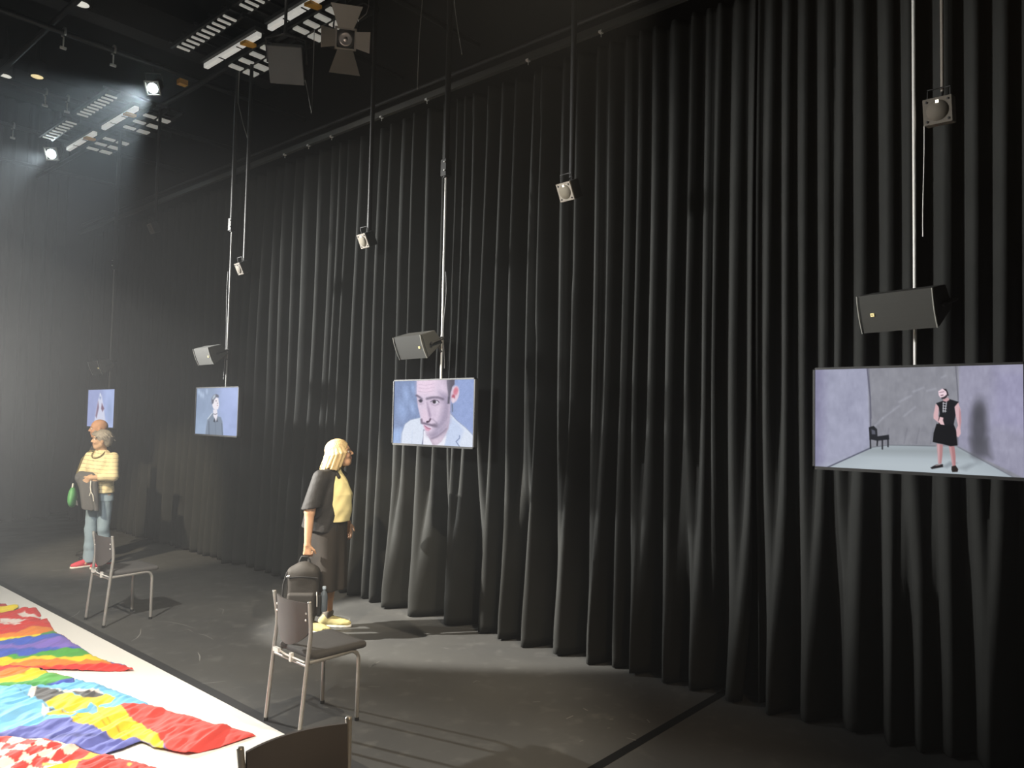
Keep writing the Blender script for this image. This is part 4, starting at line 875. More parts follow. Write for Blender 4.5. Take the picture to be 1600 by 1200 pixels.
flag(A_([(-500, 440), (0, 325), (200, 330), (490, 250), (560, 372), (600, 412), (640, 420), (740, 490), (850, 555), (870, 600), (500, 640), (0, 640), (-500, 650)]), RED,
     lambda p: (p.poly(A_([(-600, 560), (0, 440), (180, 415), (330, 360), (520, 350), (600, 390), (600, 800), (-600, 800)]), ORG), p.poly(A_([(-600, 590), (0, 468), (200, 455), (330, 440), (430, 430), (430, 900), (-600, 900)]), YEL),
                p.poly(A_([(430, 430), (560, 375), (600, 415), (640, 430), (400, 460)]), (88, 160, 104)), p.poly(A_([(-600, 600), (0, 485), (350, 455), (620, 415), (740, 490), (900, 560), (900, 800), (-600, 800)]), BLU),
                p.poly(A_([(-600, 640), (0, 535), (330, 525), (450, 490), (690, 460), (840, 548), (780, 572), (620, 568), (0, 575), (-600, 700)]), PUR, 1.2)), 2, 'rainbow flag whose red edge meets the red and white striped flag')
flag(A_([(-500, 620), (0, 575), (300, 570), (620, 568), (780, 572), (850, 556), (980, 638), (1000, 640), (1120, 690), (1300, 723), (1392, 785), (1050, 787), (500, 772), (0, 765), (-500, 790)]), BLU,
     lambda p: (p.poly(A_([(-600, 680), (0, 662), (130, 640), (300, 640), (480, 615), (650, 575), (860, 570), (960, 620), (1000, 900), (-600, 900)]), GRN), p.poly(A_([(-600, 700), (0, 665), (350, 660), (700, 668), (860, 650), (930, 618), (1000, 625), (1130, 700), (1000, 900), (-600, 900)]), YEL),
                p.poly(A_([(-600, 740), (0, 735), (200, 735), (350, 705), (560, 695), (900, 690), (1130, 695), (1400, 800), (900, 900), (-600, 900)]), ORG), p.poly(A_([(-600, 790), (0, 765), (350, 765), (520, 755), (700, 735), (900, 735), (1200, 712), (1320, 730), (1420, 800), (900, 900), (-600, 900)]), (226, 62, 58))), 3, 'rainbow flag tapering to a red point on the white sheet')
LB = (120, 194, 236)
flag(B_([(-600, 230), (0, 215), (140, 215), (380, 200), (520, 180), (770, 150), (790, 128), (900, 163), (1120, 243), (1300, 308), (1560, 408), (1560, 470), (1000, 560), (740, 590), (460, 620), (380, 680), (210, 690), (0, 730), (-600, 860)]), LB,
     lambda p: (p.poly(B_([(0, 480), (200, 490), (450, 540), (450, 580), (200, 600), (0, 590)]), (128, 186, 222), 4, 0.7), p.poly(B_([(330, 225), (390, 232), (345, 355), (285, 320)]), WHT), p.poly(B_([(440, 415), (510, 450), (505, 510), (455, 575), (435, 500)]), WHT), p.poly(B_([(490, 225), (760, 280), (1000, 285), (1090, 320), (730, 320), (640, 280)]), WHT),
                p.poly(B_([(380, 235), (490, 225), (600, 270), (690, 305), (560, 360), (470, 412), (345, 350)]), (96, 96, 98)), p.poly(B_([(735, 305), (900, 298), (1110, 330), (1010, 360), (860, 370)]), (92, 92, 94)), p.poly(B_([(505, 455), (560, 475), (510, 505)]), (92, 92, 94)),
                p.poly(B_([(470, 412), (560, 360), (690, 310), (860, 372), (1110, 332), (1200, 375), (1150, 412), (1040, 425), (1020, 450), (940, 420), (900, 470), (760, 500), (600, 478)]), (248, 208, 56)), p.poly(B_([(475, 550), (560, 475), (700, 500), (800, 520), (720, 540), (520, 545)]), (246, 200, 66)),
                p.line(B_([(140, 235), (330, 350), (470, 430), (700, 520)]), 0.8, (70, 100, 120), 0.8, 0.6), p.poly(B_([(520, 215), (640, 240), (900, 270), (720, 275), (560, 250)]), (92, 160, 205), 1.5, 0.6)), 4, 'light blue flag with a white-edged black and yellow device')
flag(A_([(-500, 735), (0, 745), (60, 740), (380, 770), (530, 810), (740, 855), (772, 860), (776, 905), (660, 935), (520, 940), (300, 972), (0, 980), (-500, 1010)]), (222, 72, 62),
     lambda p: (p.poly(A_([(-600, 830), (0, 830), (90, 795), (300, 795), (400, 770), (800, 800), (800, 1100), (-600, 1100)]), ORG), p.poly(A_([(-600, 930), (0, 915), (120, 885), (250, 845), (320, 795), (430, 772), (800, 830), (800, 1100), (-600, 1100)]), YEL),
                p.poly(A_([(-600, 985), (0, 955), (250, 920), (330, 915), (420, 855), (520, 820), (800, 850), (800, 1100), (-600, 1100)]), (104, 186, 92)), p.poly(A_([(-600, 1040), (0, 965), (330, 935), (520, 925), (660, 890), (640, 960), (0, 1010)]), (70, 150, 84), 1.5, 0.7), p.poly(A_([(480, 940), (660, 895), (760, 860), (800, 860), (790, 930), (660, 945)]), (66, 92, 190))), 5, 'small rainbow flag lying over the light blue flag')
flag(B_([(-500, 770), (0, 708), (210, 645), (380, 640), (470, 575), (740, 543), (790, 505), (910, 495), (930, 430), (1010, 425), (1040, 440), (1060, 428), (1180, 450), (1290, 405), (1560, 412)])+[(262, 1110), (336, 1132), (380, 1141), (400, 1148), (340, 1168), (291, 1179), (265, 1174), (240, 1169), (220, 1160), (190, 1172), (165, 1179), (135, 1172), (102, 1164), (57, 1154), (0, 1155), (-75, 1170)], (98, 104, 176),
     lambda p: (p.poly(B_([(735, 548), (790, 500), (930, 425), (1060, 428), (1250, 450), (1700, 500), (1700, 900), (1450, 790), (1380, 775), (1190, 775), (1060, 715), (1020, 670), (940, 655), (860, 640), (760, 590)]), (248, 206, 54)),
                p.poly(B_([(1250, 455), (1300, 400), (1900, 430), (2750, 720), (2000, 960), (1760, 915), (1690, 830), (1560, 690), (1480, 620), (1390, 600), (1330, 540)]), (228, 78, 70)), p.poly(B_([(700, 490), (800, 490), (790, 520), (720, 525)]), (120, 178, 205), 0.8), p.poly(B_([(930, 430), (1010, 428), (1020, 490), (960, 510), (900, 490)]), (118, 172, 198), 0.8), p.poly(B_([(1060, 430), (1170, 400), (1290, 408), (1240, 455), (1110, 462)]), (124, 180, 206), 0.8),
                p.line(B_([(1010, 515), (1150, 620), (1260, 700), (1420, 780)]), 0.9, (150, 108, 30), 0.9, 0.8), p.line(B_([(790, 535), (900, 575), (1040, 610), (1250, 695)]), 0.8, (160, 116, 34), 0.9, 0.8), p.poly(B_([(0, 740), (500, 755), (900, 740), (1180, 770), (800, 785), (300, 770), (0, 765)]), (66, 70, 128), 1.6, 0.7)), 6, 'blue, yellow and red flag with its red corner towards the nearby chair back')
def checks(p):
    e1 = np.array([137, 27.0]); e2 = np.array([-82, 82.0]); o = np.array([278, 768.0]); bx = (p.X*6.6667-o[0]); by = ((p.Y-1040)*6.6667-o[1])
    det = e1[0]*e2[1]-e1[1]*e2[0]; u = (bx*e2[1]-by*e2[0])/det; v = (e1[0]*by-e1[1]*bx)/det
    wh = ((np.floor(u)+np.floor(v)).astype(int) % 2 == 1) & (u < 4.0)
    p.c[wh] = np.array([236, 222, 204])/255
    p.poly(B_([(940, 900), (1080, 932), (850, 1020), (800, 1200), (400, 1200), (640, 1065), (720, 1000), (860, 985)]), (244, 204, 62))
    p.poly(B_([(1070, 934), (1400, 1010), (2000, 1180), (1500, 1500), (600, 1500), (820, 1060), (930, 1010)]), (196, 70, 62))
    p.poly(B_([(1330, 1040), (1360, 1035), (1380, 1060), (1350, 1085), (1320, 1080)]), (236, 190, 90), 0.8); p.poly(B_([(440, 1045), (600, 1055), (580, 1075), (440, 1070)]), (240, 206, 80))
flag(B_([(-500, 700), (0, 755), (130, 752), (300, 765), (430, 765), (520, 790), (680, 830), (900, 890), (1080, 932), (1180, 955), (1205, 1000), (1240, 978), (1400, 1010), (1640, 1075), (1900, 1180), (1500, 1500), (600, 1600), (-500, 1400)]), (206, 68, 62), checks, 7, 'red and white chequered flag with a yellow band beside the chair on the white sheet')

# ================================================================== PEOPLE
def unit(v): v = np.array(v, float); return v/np.linalg.norm(v)
def rot(axis, deg): return np.array(Matrix.Rotation(R(deg), 3, axis))
def add_hand(F, w_, f, s, n, curl=25, sc=1.0, k=0.006):
    w_ = np.array(w_, float); f = unit(f); s = unit(s); n = unit(n)
    for o in (-0.026, -0.009, 0.009, 0.026): F.rc(w_+s*o*0.5*sc, w_+f*0.078*sc+s*o*sc, 0.016*sc, 0.0115*sc, 0.01)
    for o, ln in ((-0.028, 0.062), (-0.0095, 0.078), (0.0095, 0.084), (0.028, 0.074)):
        p = w_+f*0.08*sc+s*o*sc; a = 0
        for seg, r_a, r_b in ((0.45, 0.0098, 0.0088), (0.32, 0.0088, 0.0082), (0.25, 0.0082, 0.0072)):
            a += R(curl); d = f*math.cos(a)+n*math.sin(a); q = p+d*ln*seg*sc; F.rc(p, q, r_a*sc, r_b*sc, 0.003); p = q
    p = w_+f*0.022*sc+s*0.026*sc; d = unit(f*0.7+s*0.65+n*0.35); q = p+d*0.042*sc; F.rc(p, q, 0.013*sc, 0.0105*sc, k)
    d = unit(f*0.9+s*0.25+n*0.5); F.rc(q, q+d*0.032*sc, 0.0105*sc, 0.008*sc, 0.003)
def add_head(F, c, Mh, sc=1.0):
    c = np.array(c, float); T = lambda q: c+Mh @ (np.array(q)*sc)
    E = lambda q, r, k=0.02, sub=False: F.ell(T(q), np.array(r)*sc, k, sub, Mh)
    E((-0.012, 0, 0.03), (0.098, 0.076, 0.09)); E((0.025, 0, -0.03), (0.066, 0.060, 0.088), 0.03)
    F.rc(T((0.052, -0.022, -0.094)), T((0.052, 0.022, -0.094)), 0.024*sc, 0.024*sc, 0.03); F.rc(T((-0.005, -0.052, -0.06)), T((0.04, -0.03, -0.092)), 0.02*sc, 0.02*sc, 0.03); F.rc(T((-0.005, 0.052, -0.06)), T((0.04, 0.03, -0.092)), 0.02*sc, 0.02*sc, 0.03)
    for s in (-1, 1):
        E((0.092, s*0.032, 0.002), (0.018, 0.018, 0.013), 0.012, True); E((0.06, s*0.045, -0.035), (0.025, 0.02, 0.02), 0.02)
        E((-0.008, s*0.077, -0.012), (0.02, 0.009, 0.031), 0.006); F.rc(T((0.078, s*0.018, 0.022)), T((0.066, s*0.05, 0.022)), 0.010*sc, 0.009*sc, 0.014)
    F.rc(T((0.086, 0, 0.012)), T((0.106, 0, -0.026)), 0.008*sc, 0.0115*sc, 0.010)
    for s in (-1, 1): E((0.096, s*0.011, -0.031), (0.009, 0.007, 0.007), 0.006)
    E((0.083, 0, -0.056), (0.012, 0.023, 0.006), 0.005); E((0.081, 0, -0.067), (0.012, 0.02, 0.0065), 0.005); E((0.094, 0, -0.0615), (0.008, 0.02, 0.0018), 0.002, True)
    return T
def face_parts(t, T, sc, brow):
    for s in (-1, 1):
        me = bmesh.new(); bmesh.ops.create_uvsphere(me, u_segments=12, v_segments=8, radius=0.0125*sc); d = bpy.data.meshes.new('eye'); me.to_mesh(d); me.free()
        d.materials.append(M_eyew); o = link(bpy.data.objects.new('eye', d), t); o.location = T((0.074, s*0.032, 0.001))
        me = bmesh.new(); bmesh.ops.create_uvsphere(me, u_segments=10, v_segments=6, radius=0.0062*sc); d = bpy.data.meshes.new('iris'); me.to_mesh(d); me.free(); d.materials.append(M_eye)
        o2 = link(bpy.data.objects.new('iris', d), o); o2.location = Vector(T((0.0815, s*0.032, 0.001)))-o.location
        MB().tube([T((0.088, s*0.016, 0.022)), T((0.087, s*0.032, 0.028)), T((0.076, s*0.05, 0.024))], [0.003*sc, 0.0035*sc, 0.002*sc], 6).build('eyebrow', brow, t)
M_eyew = mat('eye_white', (0.75, 0.72, 0.68), 0.3)
def skin_col(base, T, lips):
    L_ = T((0.085, 0, -0.0615)); ck = [T((0.07, s*0.045, -0.035)) for s in (-1, 1)]
    def f(V):
        c = np.tile(np.array(base), (len(V), 1)); n = fbm(V[:, 0]*30+V[:, 1]*17, V[:, 2]*30, 5, 3)[:, None]; c = c*(0.92+0.16*n)
        a = np.clip(1.3-np.linalg.norm((V-L_)/np.array([0.02, 0.024, 0.012]), axis=1), 0, 1)[:, None]; c = c*(1-a*0.8)+np.array(lips)*a*0.8
        for k in ck:
            a = np.clip(1-np.linalg.norm(V-k, axis=1)/0.03, 0, 1)[:, None]*0.35; c = c*(1-a)+np.array([0.62, 0.28, 0.2])*a
        return c
    return f
def shoe(t, ank, toe_dir, mm, sole, length=0.25, name='shoe'):
    F = SDF((-0.14, -0.08, -0.01), (0.24, 0.08, 0.16), 0.0045); L_ = length
    F.rc((-0.05, 0, 0.042), (L_*0.5, 0, 0.036), 0.038, 0.036, 0.02); F.ell((L_*0.52, 0.0, 0.035), (0.075, 0.042, 0.03), 0.02); F.rc((-0.04, 0, 0.05), (-0.02, 0, 0.09), 0.036, 0.036, 0.025); F.rc((0.01, 0, 0.08), (0.09, 0, 0.05), 0.03, 0.028, 0.03)
    F.ell((-0.012, 0, 0.115), (0.034, 0.027, 0.03), 0.01, True); F.cut(lambda X, Y, Z: 0.012-Z)
    o = F.build(name, mm, t)
    G = SDF((-0.14, -0.08, -0.01), (0.24, 0.08, 0.05), 0.0045); G.rc((-0.05, 0, 0.012), (L_*0.28, 0, 0.012), 0.04, 0.04, 0.03); G.ell((L_*0.5, 0, 0.012), (0.085, 0.045, 0.05), 0.03); G.cut(lambda X, Y, Z: np.maximum(0.001-Z, Z-0.022))
    s = G.build('sole', sole, o)
    o.location = (ank[0], ank[1], 0); o.rotation_euler = (0, 0, math.atan2(toe_dir[1], toe_dir[0])); return o

# ---- blonde woman with the backpack
W1 = empty('person', (3.98, 5.58, 0), R(-50)); tag(W1, 'person with a blonde bob, black open shirt and yellow tee, holding a backpack', 'person')
F = SDF((-0.36, -0.36, -0.0), (0.36, 0.36, 1.72), 0.0055)
Mh = rot('Z', 8) @ rot('Y', -14); HC = (0.085, 0.0, 1.535); T1 = add_head(F, HC, Mh, 0.97)
F.rc((0.01, 0, 1.34), (0.055, 0, 1.47), 0.058, 0.052, 0.03)
F.loft([(0.86, 0, 0, 0.11, 0.13), (1.0, 0.01, 0, 0.11, 0.125), (1.2, 0.02, 0, 0.11, 0.14), (1.34, 0.01, 0, 0.07, 0.14), (1.39, 0.01, 0, 0.05, 0.08)], 0.04)
RS, RE, RW = (-0.05, -0.18, 1.32), (-0.10, -0.245, 1.05), (-0.105, -0.265, 0.775); LS, LE, LW = (0.0, 0.18, 1.32), (0.02, 0.25, 1.07), (0.115, 0.225, 0.90)
for a, b, c_ in ((RS, RE, RW), (LS, LE, LW)):
    F.rc(a, b, 0.052, 0.043, 0.03); F.rc(b, c_, 0.043, 0.027, 0.02)
add_hand(F, RW, (0.02, 0.02, -1), (1, 0, 0.02), (0, 1, 0), 58); add_hand(F, LW, (0.12, -0.05, -1), (1, 0.1, 0.1), (0, -1, 0), 22)
for s, kx, ax in ((-1, -0.02, -0.115), (1, 0.03, 0.0)):
    F.rc((0, s*0.075, 0.86), (kx, s*0.09, 0.46), 0.07, 0.052, 0.04); F.rc((kx, s*0.09, 0.46), (ax-0.01, s*0.09, 0.26), 0.055, 0.05, 0.02); F.rc((ax-0.01, s*0.09, 0.26), (ax, s*0.09, 0.09), 0.048, 0.033, 0.02); F.rc((ax, s*0.09, 0.075), (ax+0.06, s*0.09, 0.045), 0.03, 0.02, 0.02)
F.build('body', M_skin, W1, skin_col((0.56, 0.32, 0.19), T1, (0.55, 0.16, 0.14)))
face_parts(W1, T1, 0.97, M_hair_b)
# hair
F = SDF((-0.16, -0.18, 1.32), (0.26, 0.18, 1.72), 0.0042)
hc = np.array(HC); F.ell(hc+Mh @ np.array([-0.022, 0, 0.04]), (0.108, 0.092, 0.095), 0.02, False, Mh)
for k, a in enumerate(np.linspace(48, 312, 54)):
    ca, sa = math.cos(R(a)), math.sin(R(a)); jz = 0.016*math.sin(k*2.3)+0.008*math.sin(k*5.1); jr = 1+0.05*math.sin(k*1.7)
    p0 = hc+Mh @ np.array([-0.02+0.060*ca, 0.05*sa, 0.105]); p1 = hc+Mh @ np.array([-0.02+0.106*ca*jr, 0.100*sa*jr, 0.0]); p2 = np.array([hc[0]-0.045+(0.118 if ca < 0 else 0.10)*ca*jr, hc[1]+0.112*sa*jr, 1.405+0.014*ca+jz])
    F.rc(p0, p1, 0.011, 0.014, 0.006); F.rc(p1, p2, 0.0145, 0.009, 0.004)
F.ell(hc+Mh @ np.array([0.088, 0, -0.025]), (0.058, 0.058, 0.088), 0.010, True, Mh)
F.build('hair', M_hair_b, W1)
# tee, shirt, skirt
def wr(a, fz, fa, ph=0.0): return lambda X, Y, Z, th: a*np.sin(fz*Z+ph+2*np.sin(3*th))*np.sin(fa*th+ph)
F = SDF((-0.26, -0.3, 0.80), (0.32, 0.3, 1.47), 0.006)
F.loft([(0.945, 0.025, 0, 0.158, 0.165), (1.05, 0.038, 0, 0.160, 0.17), (1.18, 0.046, 0, 0.152, 0.165), (1.28, 0.036, 0, 0.125, 0.15), (1.36, 0.025, 0, 0.08, 0.11), (1.415, 0.028, 0, 0.062, 0.068)], 0.01, wr(0.004, 40, 5))
F.build('tee_shirt', M_tee, W1)
F = SDF((-0.34, -0.36, 0.80), (0.22, 0.36, 1.48), 0.006)
F.loft([(0.855, -0.045, 0, 0.200, 0.195), (0.95, -0.03, 0, 0.19, 0.195), (1.1, -0.012, 0, 0.180, 0.192), (1.22, -0.002, 0, 0.168, 0.19), (1.32, -0.005, 0, 0.118, 0.188), (1.39, 0.0, 0, 0.08, 0.13), (1.42, 0.012, 0, 0.070, 0.082)], 0.02, wr(0.006, 22, 6, 1.0))
F.rc((-0.04, -0.165, 1.33), (-0.095, -0.235, 1.06), 0.068, 0.080, 0.04); F.rc((-0.0, 0.165, 1.33), (0.01, 0.24, 1.08), 0.068, 0.078, 0.04)
F.cut(lambda X, Y, Z: np.minimum(np.abs(Y)-0.205, 1.075+0.15*(X+0.1)-Z)); F.cut(lambda X, Y, Z: np.minimum(X-0.075+0.2*(Z-1.1)*(Z < 1.1), 1.395-Z))
F.cut(lambda X, Y, Z: (0.875-0.16*np.clip(X+0.08, -0.3, 0.09)-Z)*np.ones_like(Y))
F.rc((0.035, -0.062, 1.425), (0.098, -0.085, 1.335), 0.012, 0.018, 0.01); F.rc((0.035, 0.062, 1.425), (0.12, 0.07, 1.345), 0.012, 0.017, 0.01); F.rc((-0.05, -0.05, 1.44), (0.035, -0.066, 1.425), 0.014, 0.013, 0.01); F.rc((-0.05, 0.05, 1.44), (0.035, 0.066, 1.425), 0.014, 0.013, 0.01); F.rc((-0.05, -0.05, 1.44), (-0.05, 0.05, 1.44), 0.014, 0.014, 0.01)
F.build('open_shirt', M_shirt, W1)
F = SDF((-0.3, -0.3, 0.33), (0.3, 0.3, 1.0), 0.0065)
F.loft([(0.36, -0.005, 0, 0.165, 0.20), (0.6, 0.0, 0, 0.16, 0.19), (0.85, 0.0, 0, 0.158, 0.175), (0.965, 0.015, 0, 0.15, 0.16)], 0.01, lambda X, Y, Z, th: 0.016*np.cos(7*th+1.5*np.sin(2*th))*np.clip((0.95-Z)/0.5, 0, 1))
F.build('skirt', M_skirt, W1)
MB().tube([T1((0.005, -0.083, 0.004)), T1((0.06, -0.068, 0.006)), T1((0.094, -0.052, 0.006))], 0.0022, 6).tube([T1((0.005, 0.083, 0.004)), T1((0.06, 0.068, 0.006)), T1((0.094, 0.052, 0.006))], 0.0022, 6).tube([T1((0.098, 0.008, 0.006)), T1((0.098, -0.008, 0.006))], 0.0022, 6).build('glasses_frame', mat('brown_frame', (0.09, 0.035, 0.02), 0.4), W1)
for s in (-1, 1): MB().tube([T1((0.096-0.008*(1-math.cos(a))*0.5, s*0.03+0.022*math.cos(a), -0.002+0.017*math.sin(a))) for a in np.linspace(0, 2*math.pi, 15)], 0.002, 6).build('glasses_rim', mat('rim', (0.09, 0.035, 0.02), 0.4), W1)
shoe(W1, (-0.115, -0.09), (1, -0.25), M_shoe, M_sole); shoe(W1, (0.0, 0.09), (1, 0.0), M_shoe, M_sole)
for s, ax in ((-1, -0.115), (1, 0.0)): MB().lathe([(0.036, 0.055), (0.041, 0.10), (0.046, 0.125), (0.041, 0.14)], 16, Matrix.Translation((ax, s*0.09, 0))).build('sock', M_sock, W1)
# backpack held in the right hand, bottle in its side pocket
def local(o, q): return Matrix.Translation(o.location) @ o.rotation_euler.to_matrix().to_4x4() @ Vector(q)
BP = empty('backpack', local(W1, (-0.125, -0.29, 0.175)), R(-46)); tag(BP, 'black backpack hanging from the hand of the blonde woman', 'backpack')
F = SDF((-0.2, -0.16, -0.02), (0.2, 0.16, 0.5), 0.0055)
F.box((0, 0.02, 0.21), (0.135, 0.065, 0.21), 0.05); F.ell((0, 0.015, 0.36), (0.118, 0.07, 0.10), 0.03); F.warp(lambda X, Y, Z: 0.004*np.sin(22*X+9*Z)*np.sin(17*Z))
F.build('bag_body', M_bag, BP)
F = SDF((-0.16, -0.14, 0.0), (0.16, 0.0, 0.26), 0.005); F.box((0, -0.045, 0.12), (0.115, 0.03, 0.095), 0.025); F.build('front_pocket', M_bag, BP)
F = SDF((-0.18, -0.1, 0.0), (0.2, 0.1, 0.2), 0.005); F.box((0.138, 0.02, 0.10), (0.018, 0.045, 0.09), 0.014); F.build('side_pocket', M_bag_d, BP)
MB().tube([(-0.04, 0.02, 0.43), (-0.035, 0.02, 0.47), (-0.02, 0.02, 0.50), (0.03, 0.02, 0.50), (0.045, 0.02, 0.47), (0.05, 0.02, 0.43)], 0.009, 8).build('handle', M_bag_d, BP)
MB().tube([(-0.13+0.265*k/12, -0.048-0.012*math.sin(k*math.pi/12), 0.335+0.012*math.sin(k*math.pi/12)) for k in range(13)], 0.004, 6).build('zip', M_bag_d, BP)
MB().tube([(-0.128, -0.02, 0.38), (-0.155, -0.03, 0.28), (-0.162, -0.02, 0.18), (-0.15, 0.0, 0.06)], 0.008, 6).build('side_strap', M_bag_d, BP)
MB().tube([(-0.125, -0.045, 0.345), (-0.115, -0.05, 0.352), (-0.10, -0.055, 0.353)], 0.005, 6).build('zip_pull', M_rod, BP)
MB().tube([(0.125, -0.045, 0.22), (0.13, -0.05, 0.16), (0.13, -0.045, 0.10)], 0.004, 6).build('reflective_strap', M_rod, BP)
BT = empty('water_bottle', local(BP, (0.172, 0.03, 0.045))); tag(BT, 'clear water bottle tucked beside the black backpack', 'bottle')
MB().lathe([(0.028, 0.0), (0.031, 0.01), (0.031, 0.12), (0.026, 0.15), (0.014, 0.172), (0.013, 0.185)], 18).build('flask', M_clear, BT); MB().lathe([(0.016, 0.183), (0.016, 0.205), (0.012, 0.208), (0.001, 0.208)], 14).build('cap', mat('blue_cap', (0.35, 0.42, 0.5), 0.4), BT)

# ---- grey-haired woman with crossed arms
W2 = empty('person', (3.63, 9.72, 0), R(-152)); tag(W2, 'person with short grey hair, striped cream sweater and jeans, arms crossed', 'person')
F = SDF((-0.3, -0.36, 0.0), (0.4, 0.36, 1.70), 0.006)
Mh2 = rot('Z', -46) @ rot('Y', -4); HC2 = (0.02, 0.0, 1.515); T2 = add_head(F, HC2, Mh2, 0.95)
F.rc((-0.01, 0, 1.33), (0.01, 0, 1.46), 0.052, 0.048, 0.03)
F.loft([(0.84, 0, 0, 0.10, 0.14), (1.0, 0, 0, 0.09, 0.12), (1.2, 0.0, 0, 0.09, 0.13), (1.33, 0, 0, 0.06, 0.13), (1.37, 0, 0, 0.05, 0.07)], 0.04)
S2R, E2R, W2R = (0.0, -0.165, 1.31), (0.05, -0.225, 1.07), (0.20, -0.03, 1.05); S2L, E2L, W2L = (0.0, 0.165, 1.31), (0.06, 0.225, 1.09), (0.225, 0.05, 1.075)
for a, b, c_ in ((S2R, E2R, W2R), (S2L, E2L, W2L)): F.rc(a, b, 0.047, 0.038, 0.03); F.rc(b, c_, 0.038, 0.026, 0.02)
add_hand(F, W2L, (0.1, -0.75, -0.6), (0.2, -0.5, 0.8), (-1, 0, -0.2), 32); add_hand(F, W2R, (0.2, 1, 0.0), (0.3, 0, 1), (-1, 0.2, 0), 25)
for s, kx, ax in ((-1, 0.03, 0.03), (1, 0.02, -0.03)):
    F.rc((0, s*0.08, 0.84), (kx, s*0.085, 0.45), 0.07, 0.045, 0.04); F.rc((kx, s*0.085, 0.45), (ax, s*0.085, 0.09), 0.045, 0.03, 0.02); F.rc((ax, s*0.085, 0.07), (ax+0.06, s*0.085, 0.045), 0.028, 0.02, 0.02)
F.build('body', M_skin, W2, skin_col((0.56, 0.36, 0.23), T2, (0.5, 0.2, 0.17))); face_parts(W2, T2, 0.95, M_hair_g)
F = SDF((-0.16, -0.16, 1.38), (0.18, 0.16, 1.69), 0.0045); hc = np.array(HC2)
F.ell(hc+Mh2 @ np.array([-0.022, 0, 0.040]), (0.106, 0.09, 0.092), 0.02, False, Mh2); F.ell(hc+Mh2 @ np.array([-0.065, 0, -0.01]), (0.058, 0.072, 0.07), 0.02, False, Mh2)
for k in range(46):
    a = RNG.uniform(0, 2*math.pi); e = RNG.uniform(-0.1, 1.2); d0 = np.array([math.cos(a)*math.cos(e)*0.098-0.02, math.sin(a)*math.cos(e)*0.084, math.sin(e)*0.09+0.035])
    F.rc(hc+Mh2 @ d0, hc+Mh2 @ (d0*1.03+np.array([-0.028+0.05*(math.cos(a) > 0.6), 0.02*math.sin(a), -0.028])), 0.009, 0.005, 0.006)
F.rc(hc+Mh2 @ np.array([0.07, -0.05, 0.09]), hc+Mh2 @ np.array([0.098, 0.0, 0.065]), 0.018, 0.014, 0.015)
F.ell(hc+Mh2 @ np.array([0.09, 0, -0.03]), (0.06, 0.075, 0.075), 0.012, True, Mh2); F.build('hair', M_hair_g, W2)
M_knit = vcol('striped_knit', 0.9, bump=0.25, bscale=220)
def knit_col(V):
    z = V[:, 2]+0.012*np.sin(9*V[:, 1])+0.008*np.sin(23*V[:, 0]+5*V[:, 1]); ph = (z/0.047) % 1.0
    st = ((ph < 0.13)*(0.35+0.45*(fbm(V[:, 1]*25, z*9, 3, 2) > 0.42)))[:, None]
    return np.array([0.80, 0.69, 0.42])*(1-st)+np.array([0.30, 0.25, 0.15])*st
F = SDF((-0.24, -0.34, 0.78), (0.38, 0.34, 1.45), 0.0055)
F.loft([(0.885, 0.005, 0, 0.128, 0.17), (1.0, 0.008, 0, 0.126, 0.165), (1.18, 0.012, 0, 0.128, 0.17), (1.28, 0.005, 0, 0.11, 0.168), (1.35, 0, 0, 0.07, 0.12), (1.395, 0.0, 0, 0.060, 0.066)], 0.02, wr(0.005, 30, 5))
for a, b, c_ in ((S2R, E2R, W2R), (S2L, E2L, W2L)): F.rc(a, b, 0.062, 0.058, 0.03); F.rc(b, np.array(b)+(np.array(c_)-np.array(b))*0.55, 0.056, 0.046, 0.02)
F.build('striped_sweater', M_knit, W2, knit_col)
F = SDF((-0.24, -0.26, 0.03), (0.26, 0.26, 0.93), 0.006); F.loft([(0.80, 0, 0, 0.118, 0.158), (0.92, 0, 0, 0.112, 0.148)], 0.03)
for s, kx, ax in ((-1, 0.03, 0.03), (1, 0.02, -0.03)):
    F.rc((0, s*0.075, 0.80), (kx, s*0.085, 0.45), 0.085, 0.066, 0.03); F.rc((kx, s*0.085, 0.45), (ax, s*0.085, 0.24), 0.064, 0.064, 0.02); F.rc((ax, s*0.085, 0.24), (ax-0.005, s*0.085, 0.06), 0.064, 0.074, 0.02)
F.warp(lambda X, Y, Z: 0.003*np.sin(34*Z+26*X+15*Y)*np.sin(9*Z+1)); F.cut(lambda X, Y, Z: 0.055-Z); F.build('jeans', M_jeans, W2)
shoe(W2, (0.035, -0.085), (1, -0.5), M_red, M_sole, 0.25); shoe(W2, (-0.03, 0.085), (1, -0.1), M_red, M_sole, 0.25)
MB().tube([(0.06+0.06*math.cos(a), 0.075*math.sin(a), 1.36-0.055*math.cos(a)) for a in np.linspace(-1.9, 1.9, 16)], 0.006, 6).build('necklace', mat('olive_beads', (0.22, 0.17, 0.05), 0.5), W2)
JK = empty('draped_jacket', local(W2, (0.175, -0.02, 1.05))); JK.rotation_euler = (0, 0, R(-152)); tag(JK, 'grey jacket draped over the crossed arms of the grey-haired woman', 'jacket')
F = SDF((-0.25, -0.26, -0.46), (0.2, 0.26, 0.14), 0.006)
F.loft([(-0.36, 0.01, 0.02, 0.045, 0.115), (-0.2, 0.015, 0.01, 0.05, 0.12), (-0.03, 0.01, -0.01, 0.065, 0.13), (0.05, -0.01, -0.03, 0.055, 0.12), (0.085, -0.02, -0.04, 0.03, 0.08)], 0.03, lambda X, Y, Z, th: 0.016*np.sin(42*Y+6*Z)*np.clip((0.08-Z)/0.3, 0, 1))
